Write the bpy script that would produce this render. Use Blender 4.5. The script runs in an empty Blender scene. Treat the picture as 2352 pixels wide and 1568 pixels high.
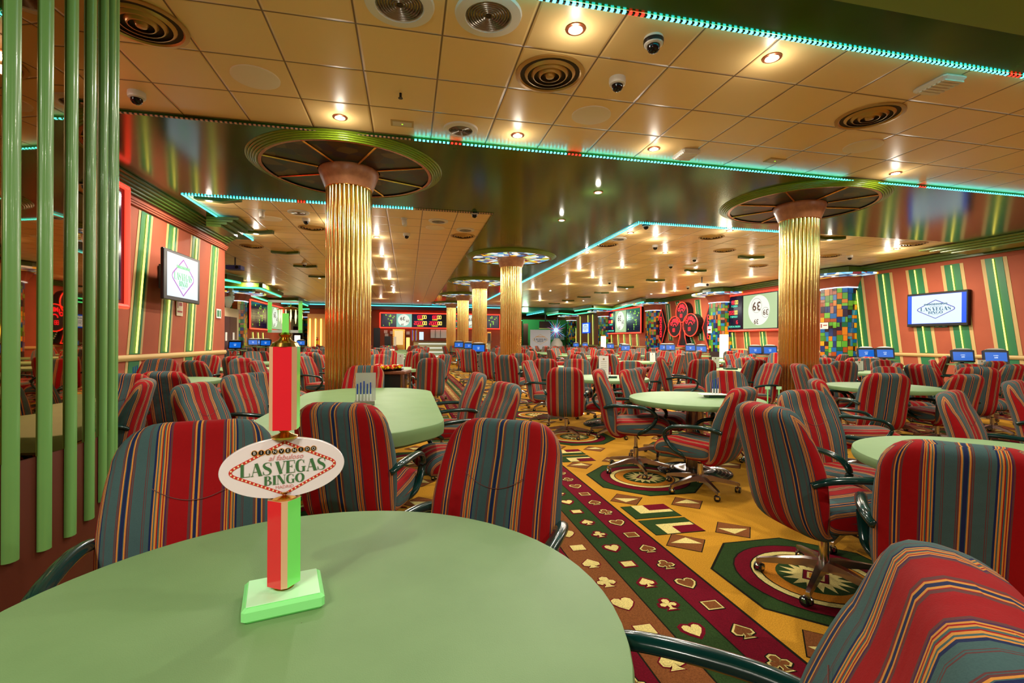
import bpy, math, random
from math import sin, cos, pi, radians as R, atan2, hypot, sqrt
from mathutils import Vector, Matrix
S = bpy.context.scene
COL = S.collection
random.seed(7)

# ---------------------------------------------------------------- camera
H, F, YAW, PITCH, ROLL = 1.32, 1103.0, 0.2135, -0.0015, 0.006
CAMD = bpy.data.cameras.new('camera'); CAM = bpy.data.objects.new('camera', CAMD); COL.objects.link(CAM)
CAMD.sensor_width = 36; CAMD.lens = 36 * F / 2352; CAMD.clip_start = 0.05; CAMD.clip_end = 200
CAM.matrix_world = (Matrix.Translation((0, 0, H)) @ Matrix.Rotation(-YAW, 4, 'Z') @ Matrix.Rotation(pi / 2 + PITCH, 4, 'X')
                    @ Matrix.Rotation(ROLL, 4, 'Z'))
S.camera = CAM
# ---------------------------------------------------------------- look
S.view_settings.view_transform = 'Standard'; S.view_settings.look = 'None'
S.view_settings.gamma = 1; S.view_settings.use_curve_mapping = False
S.view_settings.exposure = 0.12
S.cycles.use_denoising = True; S.cycles.max_bounces = 5; S.cycles.diffuse_bounces = 3; S.cycles.glossy_bounces = 3
S.cycles.transmission_bounces = 4; S.cycles.transparent_max_bounces = 8
S.cycles.use_adaptive_sampling = True; S.cycles.adaptive_threshold = 0.04
S.cycles.sample_clamp_indirect = 3.0; S.cycles.caustics_reflective = False; S.cycles.caustics_refractive = False
W = bpy.data.worlds.new('world'); S.world = W; W.use_nodes = True
W.node_tree.nodes['Background'].inputs[0].default_value = (1.0, .86, .68, 1); W.node_tree.nodes['Background'].inputs[1].default_value = .35

CZ = 3.65           # tiled ceiling height
LAMP_POWER, WALL_GAIN = 54.0, 1.0
# ---------------------------------------------------------------- un-projection helpers (the photograph measured on real planes)
MW = CAM.matrix_world.copy(); ORG = MW.translation
def ray(px, py):
    v = Vector(((px - 1176) / F, -(py - 784) / F, -1.0)); return (MW.to_3x3() @ v)
def on_z(px, py, z):
    r = ray(px, py); k = (z - H) / r.z; return ORG + r * k
def on_x(px, py, x):
    r = ray(px, py); return ORG + r * (x / r.x)
def on_y(px, py, y):
    r = ray(px, py); return ORG + r * (y / r.y)
CY, SY = cos(YAW), sin(YAW)
def cw(lat, d): return (lat * CY + d * SY, -lat * SY + d * CY)      # camera frame (lateral, depth) -> world x, y
def at_d(px, d): return cw((px - 1176) / F * d, d)
def sp(px, py, d):                                                   # point at depth d
    x, y = at_d(px, d); return Vector((x, y, H - (py - 784) / F * d))

# ---------------------------------------------------------------- materials
def lin(c): 
    return tuple(((v / 255) / 12.92 if v / 255 <= .04045 else ((v / 255 + .055) / 1.055) ** 2.4) for v in c) + (1,)
MATS = {}
def mat(name, c, rough=.5, metal=0, emit=0, trans=0, coat=0, bump=0, bscale=60, alpha=1, ior=1.45, spec=.5, ec=None, sheen=0):
    if name in MATS: return MATS[name]
    m = bpy.data.materials.new(name); m.use_nodes = True; nt = m.node_tree; b = nt.nodes['Principled BSDF']
    I = b.inputs
    I['Base Color'].default_value = lin([v * .25 for v in c]) if emit >= .3 else lin(c); I['Roughness'].default_value = rough; I['Metallic'].default_value = metal
    I['IOR'].default_value = ior; I['Specular IOR Level'].default_value = spec
    if emit: I['Emission Color'].default_value = lin(ec or c); I['Emission Strength'].default_value = emit
    if trans: I['Transmission Weight'].default_value = trans
    if coat: I['Coat Weight'].default_value = coat; I['Coat Roughness'].default_value = .08
    if alpha < 1: I['Alpha'].default_value = alpha
    if sheen: I['Sheen Weight'].default_value = sheen
    if bump:
        n = nt.nodes.new('ShaderNodeTexNoise'); n.inputs['Scale'].default_value = bscale; n.inputs['Detail'].default_value = 3
        tc = nt.nodes.new('ShaderNodeTexCoord'); nt.links.new(tc.outputs['Object'], n.inputs['Vector'])
        bp = nt.nodes.new('ShaderNodeBump'); bp.inputs['Strength'].default_value = bump; bp.inputs['Distance'].default_value = .02
        nt.links.new(n.outputs['Fac'], bp.inputs['Height']); nt.links.new(bp.outputs['Normal'], I['Normal'])
    MATS[name] = m; return m
def nodes(name, c, rough, metal=0):
    m = mat(name, c, rough, metal); return m, m.node_tree, m.node_tree.nodes['Principled BSDF']
def N(nt, t, **kw):
    n = nt.nodes.new(t)
    for k, v in kw.items():
        if k.startswith('i'): n.inputs[int(k[1:])].default_value = v
        else: setattr(n, k, v)
    return n
def L(nt, a, b): nt.links.new(a, b)
def M_(nt, op, a, b=None, c=None):
    n = nt.nodes.new('ShaderNodeMath'); n.operation = op
    for i, v in enumerate((a, b, c)):
        if v is None: continue
        if isinstance(v, (int, float)): n.inputs[i].default_value = v
        else: nt.links.new(v, n.inputs[i])
    return n.outputs[0]
def mottled(name, c1, c2, rough, scale=3, detail=5, bump=.0, bs=200, metal=0, coat=0):
    m, nt, b = nodes(name, c1, rough, metal)
    tc = N(nt, 'ShaderNodeTexCoord'); n = N(nt, 'ShaderNodeTexNoise'); n.inputs['Scale'].default_value = scale; n.inputs['Detail'].default_value = detail
    L(nt, tc.outputs['Object'], n.inputs['Vector'])
    r = N(nt, 'ShaderNodeValToRGB'); r.color_ramp.elements[0].color = lin(c1); r.color_ramp.elements[1].color = lin(c2)
    r.color_ramp.elements[0].position = .35; r.color_ramp.elements[1].position = .65
    L(nt, n.outputs['Fac'], r.inputs[0]); L(nt, r.outputs[0], b.inputs['Base Color'])
    if coat: b.inputs['Coat Weight'].default_value = coat
    if bump:
        n2 = N(nt, 'ShaderNodeTexNoise'); n2.inputs['Scale'].default_value = bs; L(nt, tc.outputs['Object'], n2.inputs['Vector'])
        bp = N(nt, 'ShaderNodeBump'); bp.inputs['Strength'].default_value = bump; bp.inputs['Distance'].default_value = .01
        L(nt, n2.outputs['Fac'], bp.inputs['Height']); L(nt, bp.outputs['Normal'], b.inputs['Normal'])
    return m

GREEN_BEAM = mottled('dark_green_lacquer', (50, 90, 22), (40, 76, 18), .15, 1.2)
_b = GREEN_BEAM.node_tree; _bb = _b.nodes['Principled BSDF']; _bb.inputs['Specular IOR Level'].default_value = .38; _bb.inputs['Specular Tint'].default_value = (.75, 1, .5, 1)
OLIVE = mat('olive_green_gloss_paint', (112, 138, 22), .3, spec=.6)
OLIVE_D = mat('dark_olive_paint', (74, 98, 28), .35)
SALMON = mottled('salmon_wall_fabric', (162, 78, 48), (154, 72, 44), .75, 2, bump=.15, bs=300)
TAN = mat('tan_border_paint', (190, 160, 100), .6); WGREEN = mat('wall_stripe_green', (28, 108, 62), .5)
NEON_Y = mat('yellow_neon_tube', (255, 236, 120), .4, emit=3.2, ec=(255, 228, 92))
NEON_R = mat('red_neon_tube', (255, 60, 40), .4, emit=3.0, ec=(255, 50, 34))
NEON_G = mat('green_neon_tube', (120, 255, 190), .4, emit=2.6, ec=(70, 240, 150))
NEON_C = mat('cyan_led_line', (120, 240, 255), .4, emit=3.5, ec=(70, 225, 245))
LED_C = mat('cyan_led', (150, 245, 255), .4, emit=14, ec=(50, 225, 240))
LED_R = mat('red_led', (255, 60, 50), .4, emit=6, ec=(255, 30, 20))
LED_OFF = mat('unlit_led', (210, 160, 130), .4)
BULB = mat('lit_bulb', (255, 250, 240), .4, emit=22, ec=(255, 240, 215))
COPPER = mat('copper_trim_ring', (190, 120, 90), .25, .9)
GOLD = mat('gold_reeding', (255, 226, 142), .15, 1.0)
_n = GOLD.node_tree; _g = _n.nodes['Principled BSDF']; _tc = N(_n, 'ShaderNodeTexCoord'); _mp = N(_n, 'ShaderNodeMapping'); _mp.inputs['Scale'].default_value = (1, 1, .5)
_w = N(_n, 'ShaderNodeTexNoise'); _w.inputs['Scale'].default_value = 14; _bp = N(_n, 'ShaderNodeBump'); _bp.inputs['Strength'].default_value = .12; _bp.inputs['Distance'].default_value = .01
L(_n, _tc.outputs['Object'], _mp.inputs[0]); L(_n, _mp.outputs[0], _w.inputs['Vector']); L(_n, _w.outputs['Fac'], _bp.inputs['Height']); L(_n, _bp.outputs[0], _g.inputs['Normal'])
BRASS = mat('polished_brass', (235, 180, 90), .18, 1.0)
CAPM = mottled('tan_marble', (190, 130, 88), (168, 110, 76), .35, 12)
CHROME = mat('chrome', (205, 200, 195), .12, 1.0); ALU = mat('polished_aluminium', (200, 192, 186), .22, 1.0)
BLACKP = mat('black_plastic', (18, 18, 20), .35); DKGREY = mat('dark_grey_plastic', (50, 50, 54), .45)
ARM = mat('dark_green_gloss_plastic', (6, 46, 42), .18, coat=.2)
FELT = mottled('green_table_cloth', (122, 156, 102), (115, 149, 96), .55, 4, bump=.1, bs=400)
FELT2 = mat('green_cloth_skirt', (108, 132, 82), .7)
MIRROR = mat('bronze_tinted_mirror', (170, 132, 98), .015, 1.0)
ROD = mat('green_glazed_rod', (112, 168, 92), .3, coat=.3)
MAROONP = mat('maroon_brown_panel', (96, 44, 30), .45)
WHITE = mat('white_plastic', (225, 222, 214), .4); CREAMW = mat('off_white_paint', (205, 195, 165), .5)
CLEAR = mat('clear_acrylic', (205, 205, 195), .05, alpha=.6, coat=.5)
VENTM = mat('bronze_vent_metal', (190, 152, 88), .38, .7); VENTD = mat('vent_dark_recess', (58, 44, 26), .8)
SCREENB = mat('blue_lit_screen', (10, 90, 190), .3, emit=1.1, ec=(8, 92, 190)); SCREENW = mat('white_lit_screen', (225, 240, 250), .3, emit=1.0, ec=(215, 236, 248))
SCRBLUE = mat('bright_blue_screen_edge', (0, 90, 255), .3, emit=1.0, ec=(0, 84, 240))
DARKSCR = mat('dark_display_glass', (14, 20, 52), .15, emit=.35, ec=(14, 22, 70))
PAPER = mat('white_paper', (232, 228, 220), .7); PENB = mat('blue_pen_barrel', (16, 60, 165), .35); PENW = mat('white_pen_barrel', (238, 238, 240), .35)
TEXTK = mat('black_print', (20, 18, 18), .5)
WOOD = mottled('brown_wood', (120, 66, 34), (90, 46, 24), .4, 8)

# tiles of the ceiling: cream metal trays with fine dark joints
def tile_mat():
    m, nt, b = nodes('cream_ceiling_tile', (222, 186, 120), .36)
    b.inputs['Specular IOR Level'].default_value = .62
    g = N(nt, 'ShaderNodeNewGeometry'); s = N(nt, 'ShaderNodeSeparateXYZ'); L(nt, g.outputs['Position'], s.inputs[0])
    T = .634
    def edge(o, off):
        f = M_(nt, 'FRACT', M_(nt, 'ADD', M_(nt, 'DIVIDE', M_(nt, 'SUBTRACT', o, off), T), 200.0))
        return M_(nt, 'MINIMUM', f, M_(nt, 'SUBTRACT', 1.0, f))
    ex, ey = edge(s.outputs[0], -1.0236), edge(s.outputs[1], 3.708)
    e = M_(nt, 'MINIMUM', ex, ey)
    st = N(nt, 'ShaderNodeMapRange'); st.inputs[1].default_value = .006; st.inputs[2].default_value = .016; L(nt, e, st.inputs[0])
    n = N(nt, 'ShaderNodeTexNoise'); n.inputs['Scale'].default_value = 1.1; n.inputs['Detail'].default_value = 3; L(nt, g.outputs['Position'], n.inputs['Vector'])
    r = N(nt, 'ShaderNodeValToRGB'); r.color_ramp.elements[0].color = lin((240, 204, 136)); r.color_ramp.elements[1].color = lin((248, 216, 152))
    L(nt, n.outputs['Fac'], r.inputs[0])
    mx = N(nt, 'ShaderNodeMix', data_type='RGBA'); L(nt, st.outputs[0], mx.inputs[0]); mx.inputs[6].default_value = lin((112, 78, 34)); L(nt, r.outputs[0], mx.inputs[7])
    L(nt, mx.outputs[2], b.inputs['Base Color'])
    bp = N(nt, 'ShaderNodeBump'); bp.inputs['Strength'].default_value = .5; bp.inputs['Distance'].default_value = .012
    L(nt, M_(nt, 'MINIMUM', M_(nt, 'MULTIPLY', e, 30.0), 1.0), bp.inputs['Height']); L(nt, bp.outputs[0], b.inputs['Normal'])
    return m
TILE = tile_mat()

# striped upholstery: stripe position comes from the UV (metres across the cloth), shift from the chair part's own property
def stripes():
    m, nt, b = nodes('striped_upholstery', (90, 110, 110), .85)
    uv = N(nt, 'ShaderNodeUVMap'); s = N(nt, 'ShaderNodeSeparateXYZ'); L(nt, uv.outputs[0], s.inputs[0])
    at = N(nt, 'ShaderNodeAttribute', attribute_type='OBJECT', attribute_name='stripe_shift')
    p = M_(nt, 'PINGPONG', M_(nt, 'ADD', M_(nt, 'ABSOLUTE', s.outputs[0]), at.outputs['Fac']), .20)
    p = M_(nt, 'MULTIPLY', p, 5.0)
    TE, RE, OR, PU, NA, GR, OL = (66, 94, 94), (154, 7, 13), (208, 140, 60), (72, 36, 76), (26, 38, 80), (100, 56, 56), (206, 120, 60)
    seq = [(0, NA), (.022, OR), (.05, RE), (.062, GR), (.10, RE), (.37, GR), (.395, PU), (.42, OR), (.44, RE), (.455, OR), (.475, TE), (.50, RE), (.515, OR), (.54, TE), (.56, OR),
           (.58, NA), (.61, TE), (.68, GR), (.69, TE), (.705, GR), (.715, TE), (.885, GR), (.90, TE), (.91, GR), (.93, OR), (.955, TE), (.965, NA)]
    rp = N(nt, 'ShaderNodeValToRGB'); cr = rp.color_ramp; cr.interpolation = 'CONSTANT'
    cr.elements[0].position = 0; cr.elements[0].color = lin(seq[0][1]); cr.elements[1].position = seq[1][0]; cr.elements[1].color = lin(seq[1][1])
    for q, c in seq[2:]:
        e = cr.elements.new(q); e.color = lin(c)
    L(nt, p, rp.inputs[0])
    tc = N(nt, 'ShaderNodeTexCoord'); n = N(nt, 'ShaderNodeTexNoise'); n.inputs['Scale'].default_value = 420; n.inputs['Detail'].default_value = 2; L(nt, tc.outputs['Object'], n.inputs['Vector'])
    mr = N(nt, 'ShaderNodeMapRange'); mr.inputs[3].default_value = .86; mr.inputs[4].default_value = 1.12; L(nt, n.outputs['Fac'], mr.inputs[0])
    vm = N(nt, 'ShaderNodeVectorMath', operation='SCALE'); L(nt, rp.outputs[0], vm.inputs[0]); L(nt, mr.outputs[0], vm.inputs['Scale'])
    L(nt, vm.outputs[0], b.inputs['Base Color'])
    n2 = N(nt, 'ShaderNodeTexNoise'); n2.inputs['Scale'].default_value = 14; L(nt, tc.outputs['Object'], n2.inputs['Vector'])
    bp = N(nt, 'ShaderNodeBump'); bp.inputs['Strength'].default_value = .18; bp.inputs['Distance'].default_value = .03
    L(nt, M_(nt, 'ADD', M_(nt, 'MULTIPLY', n.outputs['Fac'], .08), n2.outputs['Fac']), bp.inputs['Height']); L(nt, bp.outputs[0], b.inputs['Normal'])
    b.inputs['Specular IOR Level'].default_value = .25
    return m
STRIPE = stripes()

# ---------------------------------------------------------------- geometry builder
class G:
    def __init__(s): s.v = []; s.f = []; s.m = []; s.u = None; s.mats = []; s.sm = []
    def mi(s, m):
        if m not in s.mats: s.mats.append(m)
        return s.mats.index(m)
    def add(s, vs, fs, m, smooth=False, M=None):
        o = len(s.v); s.v += [tuple(M @ Vector(v)) for v in vs] if M else [tuple(v) for v in vs]
        k = s.mi(m)
        for f in fs: s.f.append(tuple(i + o for i in f)); s.m.append(k); s.sm.append(smooth)
        return s
    def box(s, x0, y0, z0, x1, y1, z1, m, M=None, bev=0):
        if bev:
            b = bev; pts = [(x0 + b, y0), (x1 - b, y0), (x1, y0 + b), (x1, y1 - b), (x1 - b, y1), (x0 + b, y1), (x0, y1 - b), (x0, y0 + b)]
            cx, cy = (x0 + x1) / 2, (y0 + y1) / 2
            def rr(k, z): return [(cx + (x - cx) * (1 - 2 * k / (x1 - x0)), cy + (y - cy) * (1 - 2 * k / (y1 - y0)), z) for x, y in pts]
            rings = [rr(b, z0), rr(0, z0 + b), rr(0, z1 - b), rr(b, z1)]
            return s.rings(rings, m, True, False, M)
        v = [(x, y, z) for x in (x0, x1) for y in (y0, y1) for z in (z0, z1)]
        return s.add(v, [(0, 1, 3, 2), (4, 6, 7, 5), (0, 4, 5, 1), (2, 3, 7, 6), (0, 2, 6, 4), (1, 5, 7, 3)], m, False, M)
    def rings(s, rs, m, cap=True, smooth=True, M=None, closed=True):
        n = len(rs[0]); vs = [p for r in rs for p in r]; fs = []
        for i in range(len(rs) - 1):
            for j in range(n if closed else n - 1):
                k = (j + 1) % n; fs.append((i * n + j, i * n + k, (i + 1) * n + k, (i + 1) * n + j))
        if cap: fs.append(tuple(range(n))[::-1]); fs.append(tuple(range((len(rs) - 1) * n, len(rs) * n)))
        return s.add(vs, fs, m, smooth, M)
    def lathe(s, prof, m, n=24, M=None, cap=True, smooth=True, a0=0, rot=0):
        return s.rings([[(r * cos(2 * pi * j / n + rot), r * sin(2 * pi * j / n + rot), z) for j in range(n)] for r, z in prof], m, cap, smooth, M)
    def tube(s, path, r, m, n=8, flat=1.0, M=None, up=Vector((0, 0, 1))):
        P = [Vector(p) for p in path]; rs = []
        for i, p in enumerate(P):
            t = (P[min(i + 1, len(P) - 1)] - P[max(i - 1, 0)]).normalized()
            a = t.cross(up)
            if a.length < 1e-4: a = t.cross(Vector((0, 1, 0)))
            a.normalize(); b = t.cross(a)
            rr = r[i] if isinstance(r, (list, tuple)) else r
            rs.append([p + a * cos(2 * pi * j / n) * rr + b * sin(2 * pi * j / n) * rr * flat for j in range(n)])
        return s.rings(rs, m, True, True, M)
    def prism(s, pts, z0, z1, m, M=None, smooth=False):      # outline in x,y extruded z
        return s.rings([[(x, y, z0) for x, y in pts], [(x, y, z1) for x, y in pts]], m, True, smooth, M)
    def poly(s, pts, m, M=None): return s.add(pts, [tuple(range(len(pts)))], m, False, M)
    def build(s, name, parent=None, loc=None, rz=None, ang=35):
        me = bpy.data.meshes.new(name); me.from_pydata(s.v, [], s.f)
        for m in s.mats: me.materials.append(m)
        me.polygons.foreach_set('material_index', s.m); me.polygons.foreach_set('use_smooth', s.sm)
        if s.u:
            uv = me.uv_layers.new(name='UVMap'); li = [0] * len(me.loops); me.loops.foreach_get('vertex_index', li)
            uv.data.foreach_set('uv', [c for i in li for c in s.u[i]])
        me.update()
        if any(s.sm) and ang: me.set_sharp_from_angle(angle=R(ang))
        o = bpy.data.objects.new(name, me); COL.objects.link(o)
        if parent: o.parent = parent
        if loc is not None: o.location = loc
        if rz is not None: o.rotation_euler = (0, 0, rz)
        return o
def tag(o, label=None, cat=None, group=None, kind=None):
    for k, v in (('label', label), ('category', cat), ('group', group), ('kind', kind)):
        if v: o[k] = v
    return o
def thing(name, label, cat, loc=(0, 0, 0), rz=0, group=None):
    o = bpy.data.objects.new(name, None); COL.objects.link(o); o.location = loc; o.rotation_euler = (0, 0, rz); o.empty_display_size = .1
    return tag(o, label, cat, group)
KIDS = {}
def copy_tree(o, parent=None):
    c = o.copy(); COL.objects.link(c)
    if parent: c.parent = parent
    for k in KIDS.get(o.name, []): copy_tree(k, c)
    return c
def index_kids():
    KIDS.clear()
    for o in S.objects:
        if o.parent: KIDS.setdefault(o.parent.name, []).append(o)
def struct(g, name): return tag(g.build(name), kind='structure')
def Rz(a): return Matrix.Rotation(a, 4, 'Z')
def Rx(a): return Matrix.Rotation(a, 4, 'X')
def Ry(a): return Matrix.Rotation(a, 4, 'Y')
def T(x, y, z): return Matrix.Translation((x, y, z))
def catmull(pts, per):
    out = []
    n = len(pts)
    for i in range(n - 1):
        p0, p1, p2, p3 = pts[max(i - 1, 0)], pts[i], pts[i + 1], pts[min(i + 2, n - 1)]
        for j in range(per):
            t = j / per
            out.append(tuple(.5 * ((2 * b) + (-a + c) * t + (2 * a - 5 * b + 4 * c - d) * t * t + (-a + 3 * b - 3 * c + d) * t ** 3) for a, b, c, d in zip(p0, p1, p2, p3)))
    out.append(tuple(pts[-1])); return out
LIGHTS = []
def lamp(x, y, z, p, c=(1, .90, .76), r=.035):
    if r == .035:
        l = bpy.data.lights.new('downlight_beam', 'AREA'); l.shape = 'DISK'; l.size = .12; l.energy = p; l.color = c; z += .055
        o = bpy.data.objects.new('downlight_beam', l); COL.objects.link(o); o.location = (x, y, z); LIGHTS.append(o)
        p *= .09; z -= .1
    l = bpy.data.lights.new('lamp_glow', 'POINT'); l.energy = p; l.color = c; l.shadow_soft_size = r  # point light; under downlights a small share added lower to brighten the ceiling
    o = bpy.data.objects.new('lamp_glow', l); COL.objects.link(o); o.location = (x, y, z); LIGHTS.append(o); return o
# ================================================================ SETTING
XL, XR, XL2, YC, YB, YF = -4.05, 13.6, -7.8, 11.98, -4.5, 46.0
YBAR = 33.0
# ---- patterned carpet: one floor mesh, motifs woven as flat inlays
def carpet_mat(name, c):
    m, nt, b = nodes(name, c, .95); tc = N(nt, 'ShaderNodeNewGeometry'); n = N(nt, 'ShaderNodeTexNoise'); n.inputs['Scale'].default_value = 160; n.inputs['Detail'].default_value = 4
    L(nt, tc.outputs['Position'], n.inputs['Vector']); mr = N(nt, 'ShaderNodeMapRange'); mr.inputs[1].default_value = .3; mr.inputs[2].default_value = .7; mr.inputs[3].default_value = .72; mr.inputs[4].default_value = 1.22
    L(nt, n.outputs['Fac'], mr.inputs[0]); v = N(nt, 'ShaderNodeVectorMath', operation='SCALE'); v.inputs[0].default_value = lin(c)[:3]; L(nt, mr.outputs[0], v.inputs['Scale'])
    L(nt, v.outputs[0], b.inputs['Base Color']); b.inputs['Specular IOR Level'].default_value = .1; return m
CY_, CM, CG, CB, CC, CK, CO = (carpet_mat('carpet_' + n, c) for n, c in (('gold', (190, 136, 38)), ('maroon', (104, 8, 28)), ('green', (42, 64, 28)), ('brown', (122, 72, 36)), ('cream', (214, 196, 122)), ('dark', (26, 24, 12)), ('orange', (190, 120, 32))))
fl = G()
fl.box(-9, YB, -.2, XR + .3, YF, 0, CY_)
def flat(pts, x, y, s, z, m, a=0):
    c_, s_ = cos(a), sin(a)
    fl.poly([(x + (px * c_ - py * s_) * s, y + (px * s_ + py * c_) * s, z) for px, py in pts], m)
def circ(n, a=0): return [(cos(2 * pi * i / n + a), sin(2 * pi * i / n + a)) for i in range(n)]
HEART = [(0, -.5), (.28, -.22), (.48, .08), (.46, .34), (.28, .46), (.1, .4), (0, .24), (-.1, .4), (-.28, .46), (-.46, .34), (-.48, .08), (-.28, -.22)]
SPADE = [(0, .5), (.22, .26), (.44, .04), (.42, -.18), (.22, -.26), (.06, -.16), (.1, -.38), (.26, -.5), (-.26, -.5), (-.1, -.38), (-.06, -.16), (-.22, -.26), (-.42, -.18), (-.44, .04), (-.22, .26)]
CLUB = [(.06, .04), (.2, .2), (.18, .42), (0, .5), (-.18, .42), (-.2, .2), (-.06, .04), (-.22, .14), (-.42, .08), (-.46, -.1), (-.3, -.22), (-.1, -.12), (-.08, -.36), (-.24, -.5), (.24, -.5), (.08, -.36), (.1, -.12), (.3, -.22), (.46, -.1), (.42, .08), (.22, .14)]
DIAM = [(0, .44), (.44, 0), (0, -.44), (-.44, 0)]
DIAM = [(.38, .32), (.38, -.32), (-.38, -.32), (-.38, .32)]
def grow(p, k):
    n = len(p); out = []
    for i in range(n):
        a, b, c = Vector(p[i - 1]), Vector(p[i]), Vector(p[(i + 1) % n])
        e1, e2 = (b - a).normalized(), (c - b).normalized(); nn = (Vector((e1.y, -e1.x)) + Vector((e2.y, -e2.x)))
        if nn.length < .2: nn = Vector((e1.y, -e1.x))
        nn.normalize(); area = sum(p[j - 1][0] * p[j][1] - p[j][0] * p[j - 1][1] for j in range(n))
        out.append(tuple(b + nn * (k if area > 0 else -k)))
    return out
SUITS = [HEART, CLUB, SPADE, DIAM]
BIG = {id(s): (grow(s, .13), grow(s, .06)) for s in SUITS}
def band(x0):
    wds = (.215,) * 4; cols = (CM, CB, CG, CM); y0, y1 = YB, YF
    fl.poly([(x0 - .012, y0, .001), (x0 + .872, y0, .001), (x0 + .872, y1, .001), (x0 - .012, y1, .001)], CK)
    x = x0
    for k, c in enumerate(cols):
        fl.poly([(x + .004, y0, .002), (x + .211, y0, .002), (x + .211, y1, .002), (x + .004, y1, .002)], c)
        out, mid, inn = ((CK, CC, CB), (CM, CC, CC), (CM, CM, CC), (CK, CC, CB))[k]
        for i in range(int((26 if -1 < x0 < 5 else 14) / .222) + 6):
            sh = SUITS[(i + (0, 1, 2, 0)[k]) % 4]; yy = 1.913 + (i - 10) * .222 + (0, .1, .05, 0)[k]
            if yy > 22: break
            a, b = BIG[id(sh)]
            flat(a, x + .107, yy, .104, .003, out); flat(b, x + .107, yy, .104, .004, mid); flat(sh, x + .107, yy, .094, .005, inn)
        x += .215
def medal(x, y):
    flat(circ(8, pi / 8), x, y, .56, .001, CK); flat(circ(8, pi / 8), x, y, .545, .002, CG)
    n = 32
    for r, z, m in ((.424, .003, CK), (.415, .0035, CM), (.333, .004, CK), (.325, .0045, CC), (.286, .005, CK), (.278, .0055, CO), (.2, .006, CG)): flat(circ(n), x, y, r, z, m)
    st = [((.185 if i % 2 else .11) * cos(pi * i / 16), (.185 if i % 2 else .11) * sin(pi * i / 16)) for i in range(32)]
    flat(st, x, y, 1, .0065, CC)
    sq = circ(4, 0); flat(sq, x, y, .09, .007, CK); flat(sq, x, y, .085, .0072, CM); flat(sq, x, y, .06, .0076, CC); flat(sq, x, y, .045, .008, CO)
def rect(x0, y0, x1, y1, flip):
    fl.poly([(x0 - .006, y0 - .006, .001), (x1 + .006, y0 - .006, .001), (x1 + .006, y1 + .006, .001), (x0 - .006, y1 + .006, .001)], CK)
    fl.poly([(x0, y0, .002), (x1, y0, .002), (x1, y1, .002), (x0, y1, .002)], CG)
    h = (y1 - y0); a, b = (y1, y1 - .45 * h) if flip else (y0, y0 + .45 * h); c = y1 - .65 * h if flip else y0 + .65 * h
    xm = (x0 + x1) / 2
    for q, z, m in (([(xm - .1, a), (x1 - .01, a), (x1 - .01, c), (xm - .1, c)], .003, CC), ([(xm, a), (x1, a), (x1, b), (xm, b)], .004, CM)):
        if (q[1][0] - q[0][0]) * (q[2][1] - q[1][1]) < 0: q = q[::-1]
        fl.poly([(px, py, z) for px, py in q], m)
def dia(x, y, k):
    sq = circ(4, .1); flat(sq, x, y, .155, .001, CK); flat(sq, x, y, .147, .002, CB)
    flat([(-.9, .1), (.35, .62), (.8, -.35)][::(1 if k else 1)] if k else [(.9, -.1), (-.35, -.62), (-.8, .35)], x, y, .115, .003, CC)
def field(x0):
    for c, off in ((x0 + .635, 0.27), (x0 + 1.77, 1.27)):
        y = off - 4
        while y < 24:
            medal(c, y); ym = y + 1.0
            for sx in (-1, 1):
                xa, xb = (c - .58, c - .21) if sx < 0 else (c + .21, c + .58)
                if xa < x0 + .02 or xb > x0 + 2.39: continue
                if sx * (1 if off < 1 else -1) > 0: continue
                rect(xa, ym + .02, xb, ym + .28, True); rect(xa, ym - .28, xb, ym - .02, False)
                dia(c + sx * .45, ym + .45, sx > 0); dia(c + sx * .45, ym - .43, sx < 0)
            dia(c, ym + .27, True); dia(c, ym - .3, False)
            y += 2.0
for k in range(-3, 5):
    xb = .745 + 3.27 * k
    if -9 < xb < XR: band(xb)
    if -9 < xb + .865 < XR - 1: field(xb + .865)
floor = struct(fl, 'floor')

# ---- ceiling: cream tile field and the dark green lacquered bulkheads
BZ = CZ - .03
def xleft(y): return XL - .2 if y < YC else -9.2
g = G(); g.box(XL - .2, YB, CZ, XR + .3, YC, CZ + .15, TILE); g.box(-9, YC, CZ, XR + .3, YF, CZ + .15, TILE); struct(g, 'ceiling')
Y1 = on_z(1500, 365.5, CZ).y; Y2 = on_z(1465, 507.2, CZ).y; Y0 = on_z(1800, 72, CZ).y
BX0 = on_z(1135.2, 484.2, CZ).x; BX1 = on_z(1465, 507.2, CZ).x; LX = on_z(410.8, 437.4, CZ).x; LY = on_z(583, 548, CZ).y
g = G(); g.box(XL, Y1, BZ, XR, Y2, CZ + .01, GREEN_BEAM); g.box(BX0, Y2, BZ, BX1, YBAR - .5, CZ + .01, GREEN_BEAM); g.box(XL, Y2, BZ, LX, LY, CZ + .01, GREEN_BEAM)
tag(g.build('ceiling_bulkhead'), kind='structure')
g = G(); g.box(XL, YB, BZ, XR, Y0, CZ + .01, GREEN_BEAM)
A, B = on_z(1890, -4, BZ - .05), on_z(2352, 82, BZ - .05)
tag(g.build('ceiling_bulkhead'), kind='structure')
g = G(); g.box(A.x - 1.2, Y0 - 2.2, BZ - .05, A.x + 4.4, A.y, BZ - .001, mat('olive_ceiling_panel', (110, 140, 40), .4)); tag(g.build('ceiling_panel'), kind='structure')
g = G(); g.box(BX1, YBAR - 1, BZ, XR, YF, CZ + .01, mat('far_green_soffit', (30, 70, 44), .3)); tag(g.build('ceiling_bulkhead'), kind='structure')

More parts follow.
